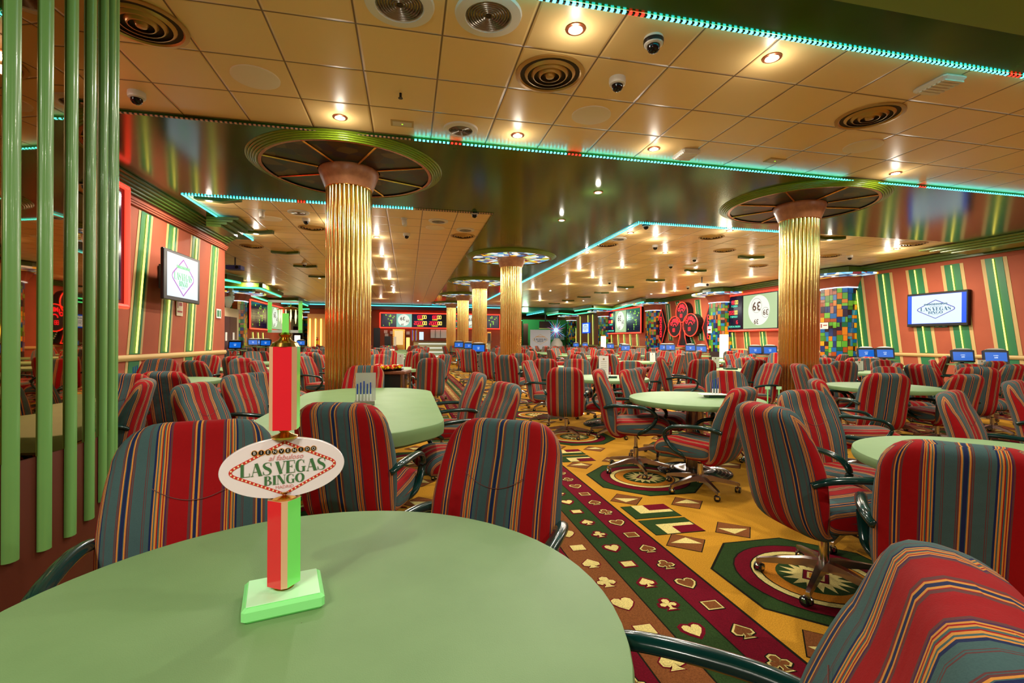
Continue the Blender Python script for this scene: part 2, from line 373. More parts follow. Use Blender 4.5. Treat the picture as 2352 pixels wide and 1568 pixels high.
# ---- LED lines: rows of little lit diodes along the bulkhead edges
def led(p, q, reds=(), unlit=False, solid=False, name='led_strip', label=''):
    p, q = Vector(p), Vector(q); Ln = (q - p).length; d = (q - p) / Ln; n = max(2, int(Ln / .046)); g = G(); BK = mat('led_tape_backing', (40, 60, 50), .5)
    if solid: g.tube([p, q], .014, NEON_C, 6)
    else:
        s = Vector((-d.y, d.x, 0)) * .011; ms_ = []
        for i in range(n):
            t = (i + .5) * Ln / n; c = p + d * t; m = LED_OFF if unlit else (LED_R if any(abs(t - r) < .07 for r in reds) else LED_C)
            ms_.append(m)
        h = Ln / n; zz = p.z
        rs = []
        for i in range(n):
            for u in (-.5, -.26, .26): c = p + d * (h * (i + .5 + u)); k = 1.0; rs.append([c - s, c - s + Vector((0, 0, -.012)), c + s + Vector((0, 0, -.012)), c + s])
        rs.append([q - s, q - s + Vector((0, 0, -.012)), q + s + Vector((0, 0, -.012)), q + s])
        g.rings(rs, BK, True, False); g.mats += [v for v in (LED_C, LED_R, LED_OFF)]
        for f in range(4 * 3 * n):
            r_ = f // 4
            if r_ % 3 == 1: g.m[f] = g.mats.index(ms_[r_ // 3])
    return tag(g.build(name), label, 'led strip', 'led strips edging the green ceiling bands')
zl = BZ - .004
xs = on_z(950, 315, CZ).x
def rd(x0, pxs, Y): return [on_z(px, py, CZ).x - x0 for px, py in pxs]
led((xs, Y1 - .014, zl), (XR - .1, Y1 - .014, zl), rd(xs, ((1044, 323), (1318, 349), (2117, 424)), Y1), label='cyan dotted light strip along the near edge of the main green ceiling band')
led((XL + .1, Y1 - .014, zl), (xs - .02, Y1 - .014, zl), unlit=True, label='unlit dotted strip along the green ceiling band above the left wall screen')
led((-.5, Y0 + .014, zl), (XR - .1, Y0 + .014, zl), rd(-.5, ((1464, 13), (2338, 160)), Y0), label='cyan dotted light strip crossing the top edge of the photo')
led((LX, Y2 + .014, zl), (on_z(950, 471, CZ).x, Y2 + .014, zl), rd(LX, ((692, 456),), Y2), label='cyan dotted light strip behind the left gold column capital')
led((on_z(955, 471, CZ).x, Y2 + .014, zl), (BX0, Y2 + .014, zl), unlit=True, label='unlit dotted strip between left gold column and ceiling corner')
led((BX1, Y2 + .014, zl), (on_z(1790, 528, CZ).x, Y2 + .014, zl), label='cyan dotted light strip running right to the right-hand gold column')
led((BX1 + .03, Y2 + .02, zl - .014), (BX1 + .03, YBAR - 1.2, zl - .014), solid=True, label='long cyan light line running back along the far side of the column row')
led((LX + .014, Y2, zl), (LX + .014, LY, zl), solid=True, label='short slanting cyan light line above the left wall')
led((XL + .5, LY + .014, zl), (LX, LY + .014, zl), label='short cyan dotted strip at the end of the left wall cornice')

# ---- walls
g = G(); g.box(XL - .2, YB, 0, XL, YC, CZ, SALMON); struct(g, 'wall_left')
g = G(); g.box(XL2 - .2, YC - .2, 0, XL - .2, YC, CZ, SALMON); struct(g, 'wall_left_return')
g = G(); g.box(XL2 - .2, YC, 0, XL2, YF, CZ, SALMON); struct(g, 'wall_left_far')
g = G(); g.box(XR, YB, 0, XR + .2, YF, CZ, SALMON); struct(g, 'wall_right')
g = G(); g.box(XL - .2, YB - .2, 0, XR, YB, CZ, SALMON); struct(g, 'wall_behind')
g = G(); g.box(-9, YF, 0, XR, YF + .2, CZ, SALMON); struct(g, 'wall_far')
g = G(); g.box(-6.2, YBAR, 0, 7.6, YBAR + .15, CZ, SALMON); struct(g, 'wall_bar')
def rail(x, y0, y1, z, sgn, name):
    g = G(); P = [(0, -.04), (.03, -.045), (.045, -.02), (.05, .0), (.045, .02), (.03, .045), (0, .04)]
    g.rings([[(x + sgn * a, y, z + b) for a, b in P] for y in (y0, y1)], TAN, True, True, None, False); tag(g.build(name), kind='structure')
ZL = on_x(513, 808, XL).z; ZR = on_x(2056, 813, XR).z
rail(XL, YB, YC, ZL, 1, 'trim_left'); rail(XR, YB, YF, ZR, -1, 'trim_right'); rail(XL2, YC, YBAR, ZR, 1, 'trim_left_far')
# stepped cornices
def cornice(x, y0, y1, sgn, name, w=.34, h=.2, n=4, m=OLIVE, zt=BZ):
    g = G()
    for k in range(n):
        ww = w * (n - k) / n; g.box(min(x, x + sgn * ww), y0, zt - h * (k + 1) / n, max(x, x + sgn * ww), y1, zt - h * k / n - .004, m)
    return tag(g.build(name), kind='structure')
cornice(XL, YB, YC, 1, 'trim_cornice_left', .27, .15, 5, OLIVE_D)
g = G()
for k in range(3): g.box(XL, YB, BZ - .24 - .03 * k, XL + .07 - .015 * k, YC, BZ - .215 - .03 * k, SALMON)
tag(g.build('trim_cornice_left'), kind='structure')
cornice(XR, YB, YBAR, -1, 'trim_cornice_right', .3, .17, 3, OLIVE_D)

# wall stripes: slanted green bands with tan borders and a yellow neon tube
def wall_stripe(x, yt, yb, zt, zb, sgn, w, label, group, lit=True, zlow=None):
    t = thing('wall_stripe', label, 'wall stripe', (0, 0, 0), 0, group)
    def strip(y0, y1, off, m, z1=zt, z0=zb, ex=.0):
        g = G(); ft = lambda z: yb + (yt - yb) * (z - zb) / (zt - zb)
        a = [(ft(z0) + y0, z0), (ft(z0) + y1, z0), (ft(z1) + y1, z1), (ft(z1) + y0, z1)]
        g.rings([[(x, y, z) for y, z in a], [(x + sgn * off, y, z) for y, z in a]], m); return g
    strip(-w / 2, w / 2, .006, TAN).build('border', t); strip(-w * .34, w * .34, .012, WGREEN).build('green_band', t)
    if lit:
        f = lambda z: yb + (yt - yb) * (z - zb) / (zt - zb)
        g = G(); g.tube([(x + sgn * .03, f(zb + .02), zb + .02), (x + sgn * .03, f(zt - .03), zt - .03)], .013, NEON_Y, 8, up=Vector((0, 1, 0))); tag(g.build('neon_tube', t), 'lit yellow neon tube')
    if zlow is not None:
        strip(-w * .5, w * .5, .006, TAN, zlow, .0); strip(-w / 2, w / 2, .006, TAN, zlow, 0).build('lower_border', t); strip(-w * .34, w * .34, .012, WGREEN, zlow, 0).build('lower_green_band', t)
    return t
zt = BZ - .32
nm = ['first', 'second', 'third', 'fourth', 'fifth', 'sixth', 'seventh', 'eighth', 'ninth', 'tenth']
for i, (a, b, c, d) in enumerate(((337, 470, 307, 822), (398, 504, 376, 817), (450, 533, 433, 814), (494, 560, 478, 811))):
    P, Q = on_x(a, b, XL), on_x(c, d, XL)
    s = (P.y - Q.y) / (P.z - Q.z); zb = ZL + .05
    wall_stripe(XL, Q.y + s * (zt - Q.z), Q.y + s * (zb - Q.z), zt, zb, 1, .42, 'slanted green wall stripe with yellow neon, %s from the mirrored pillar on the left wall' % nm[i], 'neon stripes of the left wall', zlow=ZL - .05)
for i, (a, b, c, d) in enumerate(((1965, 637, 1983, 790), (2029, 628, 2050, 795), (2102, 618, 2130, 812), (2186, 607, 2213, 790), (2282, 592, 2318, 818))):
    P, Q = on_x(a, b, XR), on_x(c, d, XR); s = (P.y - Q.y) / (P.z - Q.z); zb = ZR + .05; zt2 = P.z
    wall_stripe(XR, P.y, Q.y + s * (zb - Q.z), zt2, zb, -1, .52, 'slanted green wall stripe with yellow neon, %s from the fire extinguisher on the right wall' % nm[i], 'neon stripes of the right wall', zlow=ZR - .05)
# stripes further off: below the boards and on the far stretches
def far_stripes(x, sgn, items, tagline):
    for i, (y, z0, z1, sl) in enumerate(items):
        wall_stripe(x, y + sl, y, z1, z0, sgn, .4, 'narrow green and yellow lit wall stripe %s, %s of its row' % (tagline, nm[i]), 'lit stripes ' + tagline)
far_stripes(XR, -1, [(on_x(px, 770, XR).y, ZR + .05, 1.75, .1) for px in (1686, 1718, 1756)], 'under the large ball screen')
far_stripes(XR, -1, [(on_x(px, 780, XR).y, ZR + .05, 1.8, .1) for px in (1406, 1421, 1435, 1449, 1465)], 'under the second ball screen')
far_stripes(XR, -1, [(on_x(px, 740, XR).y, ZR + .05, 3.35, .1) for px in (1324, 1334, 1352, 1363)], 'beside the small framed screen')
far_stripes(XL2, 1, [(on_x(px, 780, XL2).y, ZR + .05, 1.7, -.1) for px in (581, 593, 604)], 'under the left number board')
def dot_stripe(pxt, pyt, pxb, pyb, i):
    P, Q = on_x(pxt, pyt, XR), on_x(pxb, pyb, XR)
    t = wall_stripe(XR, P.y, Q.y, P.z, max(Q.z, ZR + .05), -1, .5, 'dark green wall stripe with a row of bulbs, %s of four around the clover sign' % nm[i], 'bulb stripes around the clover sign', lit=False)
    g = G()
    for k in range(26):
        z = Q.z + .1 + (P.z - Q.z - .2) * k / 25; y = Q.y + (P.y - Q.y) * (z - Q.z) / (P.z - Q.z)
        g.lathe([(.02, -.01), (.035, 0), (.02, .02)], mat('frosted_bulb', (235, 215, 170), .4, emit=.5), 6, M=T(XR - .03, y, z) @ Ry(-pi / 2))
    tag(g.build('bulb_row', t), kind='stuff')
for i, q in enumerate(((1514, 700, 1520, 780), (1534, 698, 1541, 782), (1556, 692, 1592, 790), (1602, 688, 1611, 782))): dot_stripe(*q, i)

# mosaic pilasters
def mosaic_mat():
    m, nt, b = nodes('mosaic_glass_tiles', (90, 120, 60), .22)
    g = N(nt, 'ShaderNodeTexCoord'); s = N(nt, 'ShaderNodeSeparateXYZ'); L(nt, g.outputs['Object'], s.inputs[0])
    u = M_(nt, 'ADD', s.outputs[0], s.outputs[1]); z = s.outputs[2]
    c = N(nt, 'ShaderNodeCombineXYZ'); L(nt, u, c.inputs[0]); L(nt, z, c.inputs[1])
    br = N(nt, 'ShaderNodeTexBrick'); br.offset = .5; br.offset_frequency = 2; br.squash = 1.6; br.squash_frequency = 3
    br.inputs['Scale'].default_value = 1; br.inputs['Mortar Size'].default_value = .006; br.inputs['Brick Width'].default_value = .16; br.inputs['Row Height'].default_value = .13; br.inputs['Bias'].default_value = 0
    br.inputs['Color1'].default_value = (0, 0, 0, 1); br.inputs['Color2'].default_value = (1, 1, 1, 1); br.inputs['Mortar'].default_value = (.5, .5, .5, 1)
    L(nt, c.outputs[0], br.inputs['Vector'])
    r = N(nt, 'ShaderNodeValToRGB'); cr = r.color_ramp; cr.interpolation = 'CONSTANT'
    cs = [(200, 120, 30), (20, 100, 170), (60, 20, 20), (100, 170, 60), (220, 160, 30), (24, 60, 130), (90, 150, 60), (170, 80, 30), (30, 130, 180), (170, 120, 90), (140, 180, 60), (40, 20, 60), (30, 110, 90)]
    cr.elements[0].color = lin(cs[0]); cr.elements[1].position = 1 / len(cs); cr.elements[1].color = lin(cs[1])
    for i in range(2, len(cs)): cr.elements.new(i / len(cs)).color = lin(cs[i])
    L(nt, br.outputs['Color'], r.inputs[0]); mx = N(nt, 'ShaderNodeMix', data_type='RGBA'); L(nt, br.outputs['Fac'], mx.inputs[0]); L(nt, r.outputs[0], mx.inputs[6]); mx.inputs[7].default_value = lin((60, 30, 20))
    L(nt, mx.outputs[2], b.inputs['Base Color']); return m
MOSAIC = mosaic_mat()
STAINED = None
def stained():
    m, nt, b = nodes('stained_glass', (40, 50, 50), .3); b.inputs['Specular IOR Level'].default_value = .22
    tc = N(nt, 'ShaderNodeTexCoord'); v = N(nt, 'ShaderNodeTexVoronoi'); v.inputs['Scale'].default_value = 5.5; L(nt, tc.outputs['Object'], v.inputs['Vector'])
    sp_ = N(nt, 'ShaderNodeSeparateColor'); L(nt, v.outputs['Color'], sp_.inputs[0])
    r = N(nt, 'ShaderNodeValToRGB'); cr = r.color_ramp; cr.interpolation = 'CONSTANT'; cs = [(20, 34, 48), (40, 34, 20), (16, 48, 40), (60, 44, 20), (24, 28, 54), (50, 24, 18), (34, 52, 20), (90, 74, 40)]
    cr.elements[0].color = lin(cs[0]); cr.elements[1].position = 1 / 8; cr.elements[1].color = lin(cs[1])
    for i in range(2, 8): cr.elements.new(i / 8).color = lin(cs[i])
    L(nt, sp_.outputs[0], r.inputs[0]); v2 = N(nt, 'ShaderNodeTexVoronoi', feature='DISTANCE_TO_EDGE'); v2.inputs['Scale'].default_value = 5.5; L(nt, tc.outputs['Object'], v2.inputs['Vector'])
    mr = N(nt, 'ShaderNodeMapRange'); mr.inputs[1].default_value = .01; mr.inputs[2].default_value = .03; L(nt, v2.outputs[0], mr.inputs[0])
    mx = N(nt, 'ShaderNodeMix', data_type='RGBA'); L(nt, mr.outputs[0], mx.inputs[0]); mx.inputs[6].default_value = lin((60, 46, 24)); L(nt, r.outputs[0], mx.inputs[7])
    L(nt, mx.outputs[2], b.inputs['Base Color']); return m
STAINED = stained()
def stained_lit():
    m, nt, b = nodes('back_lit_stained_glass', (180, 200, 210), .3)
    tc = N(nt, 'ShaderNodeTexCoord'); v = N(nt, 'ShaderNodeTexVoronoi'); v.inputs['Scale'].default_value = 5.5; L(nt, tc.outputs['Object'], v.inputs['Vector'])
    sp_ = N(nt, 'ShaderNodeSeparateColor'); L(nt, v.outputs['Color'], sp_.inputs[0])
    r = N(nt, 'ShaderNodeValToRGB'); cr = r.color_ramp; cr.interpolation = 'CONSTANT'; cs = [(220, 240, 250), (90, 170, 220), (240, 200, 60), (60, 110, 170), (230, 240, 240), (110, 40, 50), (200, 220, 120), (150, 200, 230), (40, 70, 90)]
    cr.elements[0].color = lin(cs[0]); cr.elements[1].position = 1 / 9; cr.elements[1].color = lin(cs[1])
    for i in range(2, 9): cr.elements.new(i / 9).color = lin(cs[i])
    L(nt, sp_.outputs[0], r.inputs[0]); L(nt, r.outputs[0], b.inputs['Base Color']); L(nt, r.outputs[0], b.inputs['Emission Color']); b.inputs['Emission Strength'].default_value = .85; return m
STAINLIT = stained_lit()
TILEM = [mat('mosaic_tile_' + n, c, .2, spec=.6) for n, c in (('amber', (200, 120, 24)), ('blue', (14, 96, 168)), ('oxblood', (52, 14, 16)), ('green', (84, 158, 50)), ('yellow', (216, 156, 30)), ('navy', (18, 46, 110)),
    ('leaf', (70, 130, 40)), ('rust', (160, 70, 22)), ('sky', (24, 124, 176)), ('blush', (170, 112, 84)), ('plum', (40, 20, 50)), ('emerald', (16, 96, 60)), ('lime', (110, 180, 60)))]
GROUT = mat('dark_grout', (40, 22, 16), .7)
def mosaic(o, top, s):
    g = G(); P = o if s > 0 else o[::-1]; n = len(P); g.prism(P, 0, top, GROUT); rnd = random.Random(int(top * 100) + len(bpy.data.meshes))
    for i in range(n):
        a, b = Vector((*P[i], 0)), Vector((*P[(i + 1) % n], 0)); Lg = (b - a).length; d = (b - a) / Lg; nn = Vector((d.y, -d.x, 0))
        if abs(a.x) < 1e-6 and abs(b.x) < 1e-6: continue
        def cut(u0, v0, u1, v1, k=0):
            w, h = u1 - u0, v1 - v0
            if (w > .24 or h > .26 or (k < 9 and w > .13 and h > .13 and rnd.random() < .35)) and k < 12:
                if w * 1.15 > h: m = u0 + w * rnd.uniform(.38, .62); cut(u0, v0, m, v1, k + 1); cut(m, v0, u1, v1, k + 1)
                else: m = v0 + h * rnd.uniform(.38, .62); cut(u0, v0, u1, m, k + 1); cut(u0, m, u1, v1, k + 1)
                return
            e = .005; p = [a + d * (u0 + e), a + d * (u1 - e)]
            q = [p[0] + nn * .004 + Vector((0, 0, v0 + e)), p[1] + nn * .004 + Vector((0, 0, v0 + e)), p[1] + nn * .004 + Vector((0, 0, v1 - e)), p[0] + nn * .004 + Vector((0, 0, v1 - e))]
            g.poly(q, rnd.choice(TILEM))
        cut(0, .9, Lg, top)
    return g
def pilaster(y, x, sgn, w, label, top=3.05):
    t = thing('mosaic_pilaster', label, 'pilaster', (x, y, 0), 0, 'mosaic pilasters along the side walls'); s = sgn
    dpt = .55
    def oct_(k): return [(0, -w - k), (s * (dpt - .2 + k), -w - k), (s * (dpt + k), -w + .2), (s * (dpt + k), w - .2), (s * (dpt - .2 + k), w + k), (0, w + k)]
    mosaic(oct_(0), top, s).build('mosaic_shaft', t)
    g = G(); q = oct_(.03) if s > 0 else oct_(.03)[::-1]; q2 = oct_(.16) if s > 0 else oct_(.16)[::-1]
    g.rings([[(a, b, top + .001) for a, b in q], [(a, b, top + .3) for a, b in q2]], SALMON, True, False); g.build('flared_capital', t)
    g = G(); q = oct_(.045) if s > 0 else oct_(.045)[::-1]; g.prism(q, top - .03, top, mat('white_led_band', (220, 235, 255), .4, emit=2.2, ec=(200, 225, 255))); g.build('light_band', t)
    g = G(); g.lathe([(1.0 + w * .4, top + .32), (1.0 + w * .4, top + .37)], STAINLIT, 28, M=T(s * .2, 0, 0)); g.build('glass_canopy', t)
    g = G(); q = oct_(.34) if s > 0 else oct_(.34)[::-1]; g.prism(q, top + .38, BZ - .002, OLIVE_D); g.build('olive_hood', t)
    return t
YP = [on_x(px, 700, XR - .5).y for px in (1906, 1641, 1491, 1380, 1306)]
PILR = [pilaster(y, XR, -1, .5, ['multicoloured mosaic pilaster beside the fire extinguisher on the right wall', 'mosaic pilaster with a glowing floor lamp between clover sign and large ball screen',
    'mosaic pilaster between the clover sign and the second ball screen', 'mosaic pilaster beyond the second ball screen, with a glowing lamp at its foot', 'farthest mosaic pilaster of the right wall, beside the small framed screen'][i]) for i, y in enumerate(YP)]
PILL = [pilaster(px, XL2, 1, .45, l) for px, l in ((24.0, 'mosaic pilaster between the dark double door and the left number board'), (39.5, 'mosaic pilaster beside the second swan at the far left'))]
# lit zig-zag soffits above the left and right far walls
def zigzag(pts, label, m=NEON_G):
    t = thing('neon_soffit', label, 'neon soffit', (0, 0, 0), 0, 'neon edged zigzag soffits'); P = [Vector(p) for p in pts]
    g = G()
    for a, b in zip(P, P[1:]):
        d = (b - a).normalized(); s = Vector((-d.y, d.x, 0)) * .12
        g.rings([[a - s, b - s, b + s, a + s], [v + Vector((0, 0, .17)) for v in (a - s, b - s, b + s, a + s)]], OLIVE_D, True, False)
    g.build('soffit_edge', t)
    g = G(); g.tube([p + Vector((0, 0, -.03)) for p in P], .035, m, 6); tag(g.build('neon_tube', t), 'glowing neon tube')
zs = CZ - .22
for pts, l in (([(513, 657), (596, 660), (645, 680)], 'green neon edged soffit above the first swan and door, nearest of the left row'), ([(578, 678), (613, 690), (680, 690), (707, 701)], 'green neon edged soffit above the left number board'),
               ([(664, 703), (679, 709), (729, 708), (738, 712)], 'green neon edged soffit above the second swan at far left'), ([(513, 640), (552, 648)], 'short green neon soffit bar beside the end of the left wall')):
    zigzag([on_z(px, py, zs) if py < 706 else on_z(px, py, zs) for px, py in pts], l)
for pts, l in (([(1478, 692), (1409, 709), (1361, 707), (1320, 713)], 'green neon zigzag soffit above the second ball screen'), ([(1360, 715.5), (1320, 721), (1286, 718.5), (1258, 723)], 'green neon zigzag soffit beside the far welcome stage')):
    zigzag([on_z(px, py, zs) for px, py in pts], l)

# ---------------------------------------------------------------- gold columns
def ring_poly(r, n): return [(r * cos(2 * pi * i / n), r * sin(2 * pi * i / n)) for i in range(n)]
def make_column(lit, label):
    t = thing('gold_column', label, 'column', (0, 0, 0), 0, 'gold reeded columns'); nr = 30; per = 10; R0 = .262; a = .032
    prof = []
    for i in range(nr):
        for j in range(per):
            th = 2 * pi * (i + j / per) / nr; u = (j / per) * 2 - 1; r = R0 + a * sqrt(max(0, 1 - u * u)); prof.append((r * cos(th), r * sin(th)))
    g = G(); zs_ = [.14, .5, 1.0, 1.6, 2.2, 2.8, 3.33]
    g.rings([[(x, y, z) for x, y in prof] for z in zs_], GOLD, True, True); tag(g.build('reeded_shaft', t, ang=60), 'gold reeded shaft')
    g = G(); g.lathe([(.33, .0), (.33, .13), (.3, .14)], BRASS, 40); g.build('plinth', t)
    g = G(); g.lathe([(.30, 3.325), (.305, 3.345), (.30, 3.365)], BRASS, 40); g.build('brass_collar', t)
    g = G(); g.lathe([(.305, 3.33), (.325, 3.38), (.365, 3.48), (.39, 3.55), (.385, 3.58)], CAPM, 48); tag(g.build('flared_capital', t), 'tan marble capital')
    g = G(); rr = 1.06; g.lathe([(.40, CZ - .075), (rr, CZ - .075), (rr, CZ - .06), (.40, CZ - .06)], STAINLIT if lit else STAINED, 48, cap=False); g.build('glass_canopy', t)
    for k in range(8):
        g = G(); g.tube([(.40, 0, CZ - .083), (rr, 0, CZ - .083)], .012, BRASS, 6, M=Rz(pi * k / 4 + .3)); g.build('brass_rib', t)
    g = G(); g.lathe([(rr - .01, CZ - .09), (rr + .03, CZ - .092), (rr + .04, CZ - .07)], COPPER, 64, cap=False); g.build('copper_rim', t)
    g = G(); pr = []
    for k in range(5):
        r1 = rr + .035 + k * .027; z = CZ - .098 + k * .014
        pr += [(r1, z + .008), (r1 + .004, z), (r1 + .018, z), (r1 + .026, z + .008)]
    pr += [(rr + .172, BZ), (rr + .04, BZ)]
    g.lathe(pr, OLIVE, 72, cap=False, smooth=False); tag(g.build('stepped_ring', t), 'olive green stepped ring')
    return t
cpos = [(0, 0)] * 6
c1 = on_z(801, 784 - 369.6, CZ - .075); c2 = on_z(1834, 784 - 293, CZ - .075)
cy = (Y1 + Y2) / 2
P1 = at_d(800, 6.7); XM = (BX0 + BX1) / 2
colpts = [(P1[0], 6.75), (at_d(1834, 8.3)[0] , cy)]
colpts[1] = (on_y(1834, 784, 6.78).x, 6.78); colpts[0] = (on_y(800, 784, 6.78).x, 6.78)
for px, y in ((1173, 12.9), (1101, 18.6), (1063, 24.2), (1036, 29.8)): colpts.append((on_y(px, 784, y).x, y))
clab = ['gold reeded column with dark glass canopy, behind the clipped-corner table', 'gold reeded column with dark glass canopy, nearer the right wall', 'first gold column of the row receding down the middle, with lit canopy',
        'second gold column of the row receding down the middle', 'third gold column of the row receding down the middle', 'fourth and farthest gold column of the receding row']
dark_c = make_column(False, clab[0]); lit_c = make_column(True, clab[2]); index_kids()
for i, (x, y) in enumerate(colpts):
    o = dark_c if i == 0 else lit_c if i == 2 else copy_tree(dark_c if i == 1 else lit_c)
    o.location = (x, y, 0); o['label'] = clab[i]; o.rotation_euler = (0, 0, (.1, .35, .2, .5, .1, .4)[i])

# ---------------------------------------------------------------- mirrored pillar with green rods
PX, PY, PR = -2.815, 2.600, 1.3
pil = thing('mirrored_pillar', 'round mirrored pillar with green glazed rods at the left edge', 'pillar', (PX, PY, 0))
st = .111; n = int(2 * pi / st); a_ref = R(27.1)
angs = [a_ref - .151 - st * k for k in range(-22, 33)]
g = G(); g.rings([[(PR * cos(a), PR * sin(a), z) for a in angs] for z in (.82, BZ - .002)], MIRROR, False, False, None, False)
g.rings([[((PR - .06) * cos(a), (PR - .06) * sin(a), z) for a in angs] for z in (.82, BZ - .002)], MAROONP, False, False, None, False); tag(g.build('mirror_cladding', pil), 'bronze tinted mirror facets')
g = G(); g.rings([[((PR - .005) * cos(a), (PR - .005) * sin(a), z) for a in angs] for z in (.0, .82)], MAROONP, True, True, None, False); tag(g.build('lower_panel', pil), 'maroon brown base panel')
ZB = {0: .54, 1: .47, 2: .49, 3: .54, 4: .61, 5: .70}
for k in range(-8, 26):
    a = a_ref - .151 - st * k; kk = 5 - k
    zb = {5: .426, 4: .412, 3: .414, 2: .438, 1: .481, 0: .536}.get(k, .42 if k > 5 else .56)
    g = G(); w = .031; pts = [(-.004, -w)] + [(.022 * cos(q), w * sin(q)) for q in (-pi / 2 * .95, -1.1, -.6, 0, .6, 1.1, pi / 2 * .95)] + [(-.004, w)]
    g.rings([[(PR + px, py, zb) for px, py in pts], [(PR + px, py, zb + .01) for px, py in pts], [(PR + px, py, BZ - .002) for px, py in pts]], ROD, True, True, Rz(a)); g.build('green_rod', pil)
    for sg in (-1, 1):
        pass
# ================================================================ CHAIRS
BACK = [  # y, z, width, thickness, bow, exponent
    (-.09, .372, .40, .045, .0), (-.15, .352, .44, .075, .0), (-.205, .372, .475, .10, .005), (-.242, .43, .50, .125, .02), (-.27, .52, .515, .14, .035), (-.302, .66, .52, .145, .045),
    (-.338, .78, .505, .135, .04), (-.358, .845, .49, .125, .03)]
def sweep(st, nx, ee, mtx, top_round=None):
    g = G(); P = [(s[0], s[1]) for s in st]; rings = []; us = []
    for i, s in enumerate(st):
        a, b = P[max(i - 1, 0)], P[min(i + 1, len(P) - 1)]; tx, ty = b[0] - a[0], b[1] - a[1]; l = hypot(tx, ty) or 1; tx /= l; ty /= l
        nx_, ny_ = ty, -tx      # front normal (y,z)
        w, t, bow = s[2], s[3], s[4]; ring = []
        for j in range(nx):
            th = 2 * pi * j / nx; c_, s_ = cos(th), sin(th)
            X = w / 2 * math.copysign(abs(c_) ** (2 / ee), c_); n = t / 2 * math.copysign(abs(s_) ** (2 / (ee * .8)), s_)
            nn = n + bow * ((2 * X / max(w, .01)) ** 2)
            ring.append((X, s[0] + nx_ * nn, s[1] + ny_ * nn)); us.append((math.copysign(abs(X) + max(0, t / 2 - abs(n)) * 1.6, X) if True else 0, s[1]))
        rings.append(ring)
    g.rings(rings, mtx, True, True); g.u = us; return g
def interp(st, per): return [tuple(v) for v in catmull(st, per)]
def back_mesh(per, nx):
    st = interp(BACK, per); r = .15; y0, z0 = BACK[-1][:2]; dy, dz = -.024 / .1, 1.0
    l = hypot(dy, dz); dy /= l; dz /= l; k = 3 if per < 3 else 7
    for i in range(1, k + 1):
        a = (pi / 2) * i / k * .96; h = r * sin(a); w = .49 - 2 * r * (1 - cos(a)) * .93; t = .122 * (1 if i < k * .55 else max(.25, 1 - ((i / k - .55) / .45) ** 2 * .8))
        st.append((y0 + dy * h, z0 + dz * h, w, t, .03 * (1 - i / k)))
    return sweep(st, nx, 4, STRIPE)
def seat_mesh(per, nx):
    S_ = [(-.20, .425, .40, .06, 0), (-.18, .43, .47, .14, 0), (-.1, .428, .50, .16, .0), (.05, .432, .52, .165, 0), (.17, .442, .52, .165, 0), (.245, .430, .51, .155, 0), (.29, .405, .49, .125, 0), (.315, .375, .44, .06, 0)]
    st = interp(S_, per); st = [(y, z, w, t, b) for y, z, w, t, b in st]
    g = sweep(st, nx, 5, STRIPE)
    return g
def flipn(g): g.f = [f[::-1] for f in g.f]; return g
ARMP = [(.245, -.30, .625), (.272, -.25, .648), (.288, -.15, .655), (.292, .0, .648), (.292, .10, .632), (.29, .16, .60), (.288, .185, .555), (.284, .165, .50), (.278, .12, .45), (.268, .07, .415), (.235, .03, .385), (.2, .01, .37)]
def arm_g(s, per, n): return G().tube([(s * x, y, z) for x, y, z in catmull(ARMP, per)], .025, ARM, n, .72)
def leg_g(a, n=6):
    g = G(); M = Rz(a)
    sec = lambda x, z, w, h: [(x, -w, z), (x, w, z), (x, w * .8, z + h), (x, -w * .8, z + h)]
    g.rings([sec(.02, .085, .026, .05), sec(.10, .09, .022, .042), (sec(.22, .075, .017, .032)), sec(.315, .062, .013, .024), sec(.33, .058, .011, .02)], ALU, True, False, M)
    g.lathe([(.011, .045), (.011, .078)], ALU, n, M=M @ T(.318, 0, 0)); return g
def caster_g(a):
    g = G(); b = a + 1.1; M = Rz(a) @ T(.318, 0, 0) @ Rz(1.1)
    for s in (-1, 1):
        g.lathe([(.012, -.009), (.025, -.008), (.026, 0), (.025, .008), (.012, .009)], BLACKP, 12, M=M @ T(-.01, s * .013, .026) @ Rx(pi / 2))
    g.lathe([(.006, .02), (.028, .022), (.027, .04), (.012, .052), (.0, .054)], CHROME, 10, M=M @ T(-.01, 0, 0)); return g
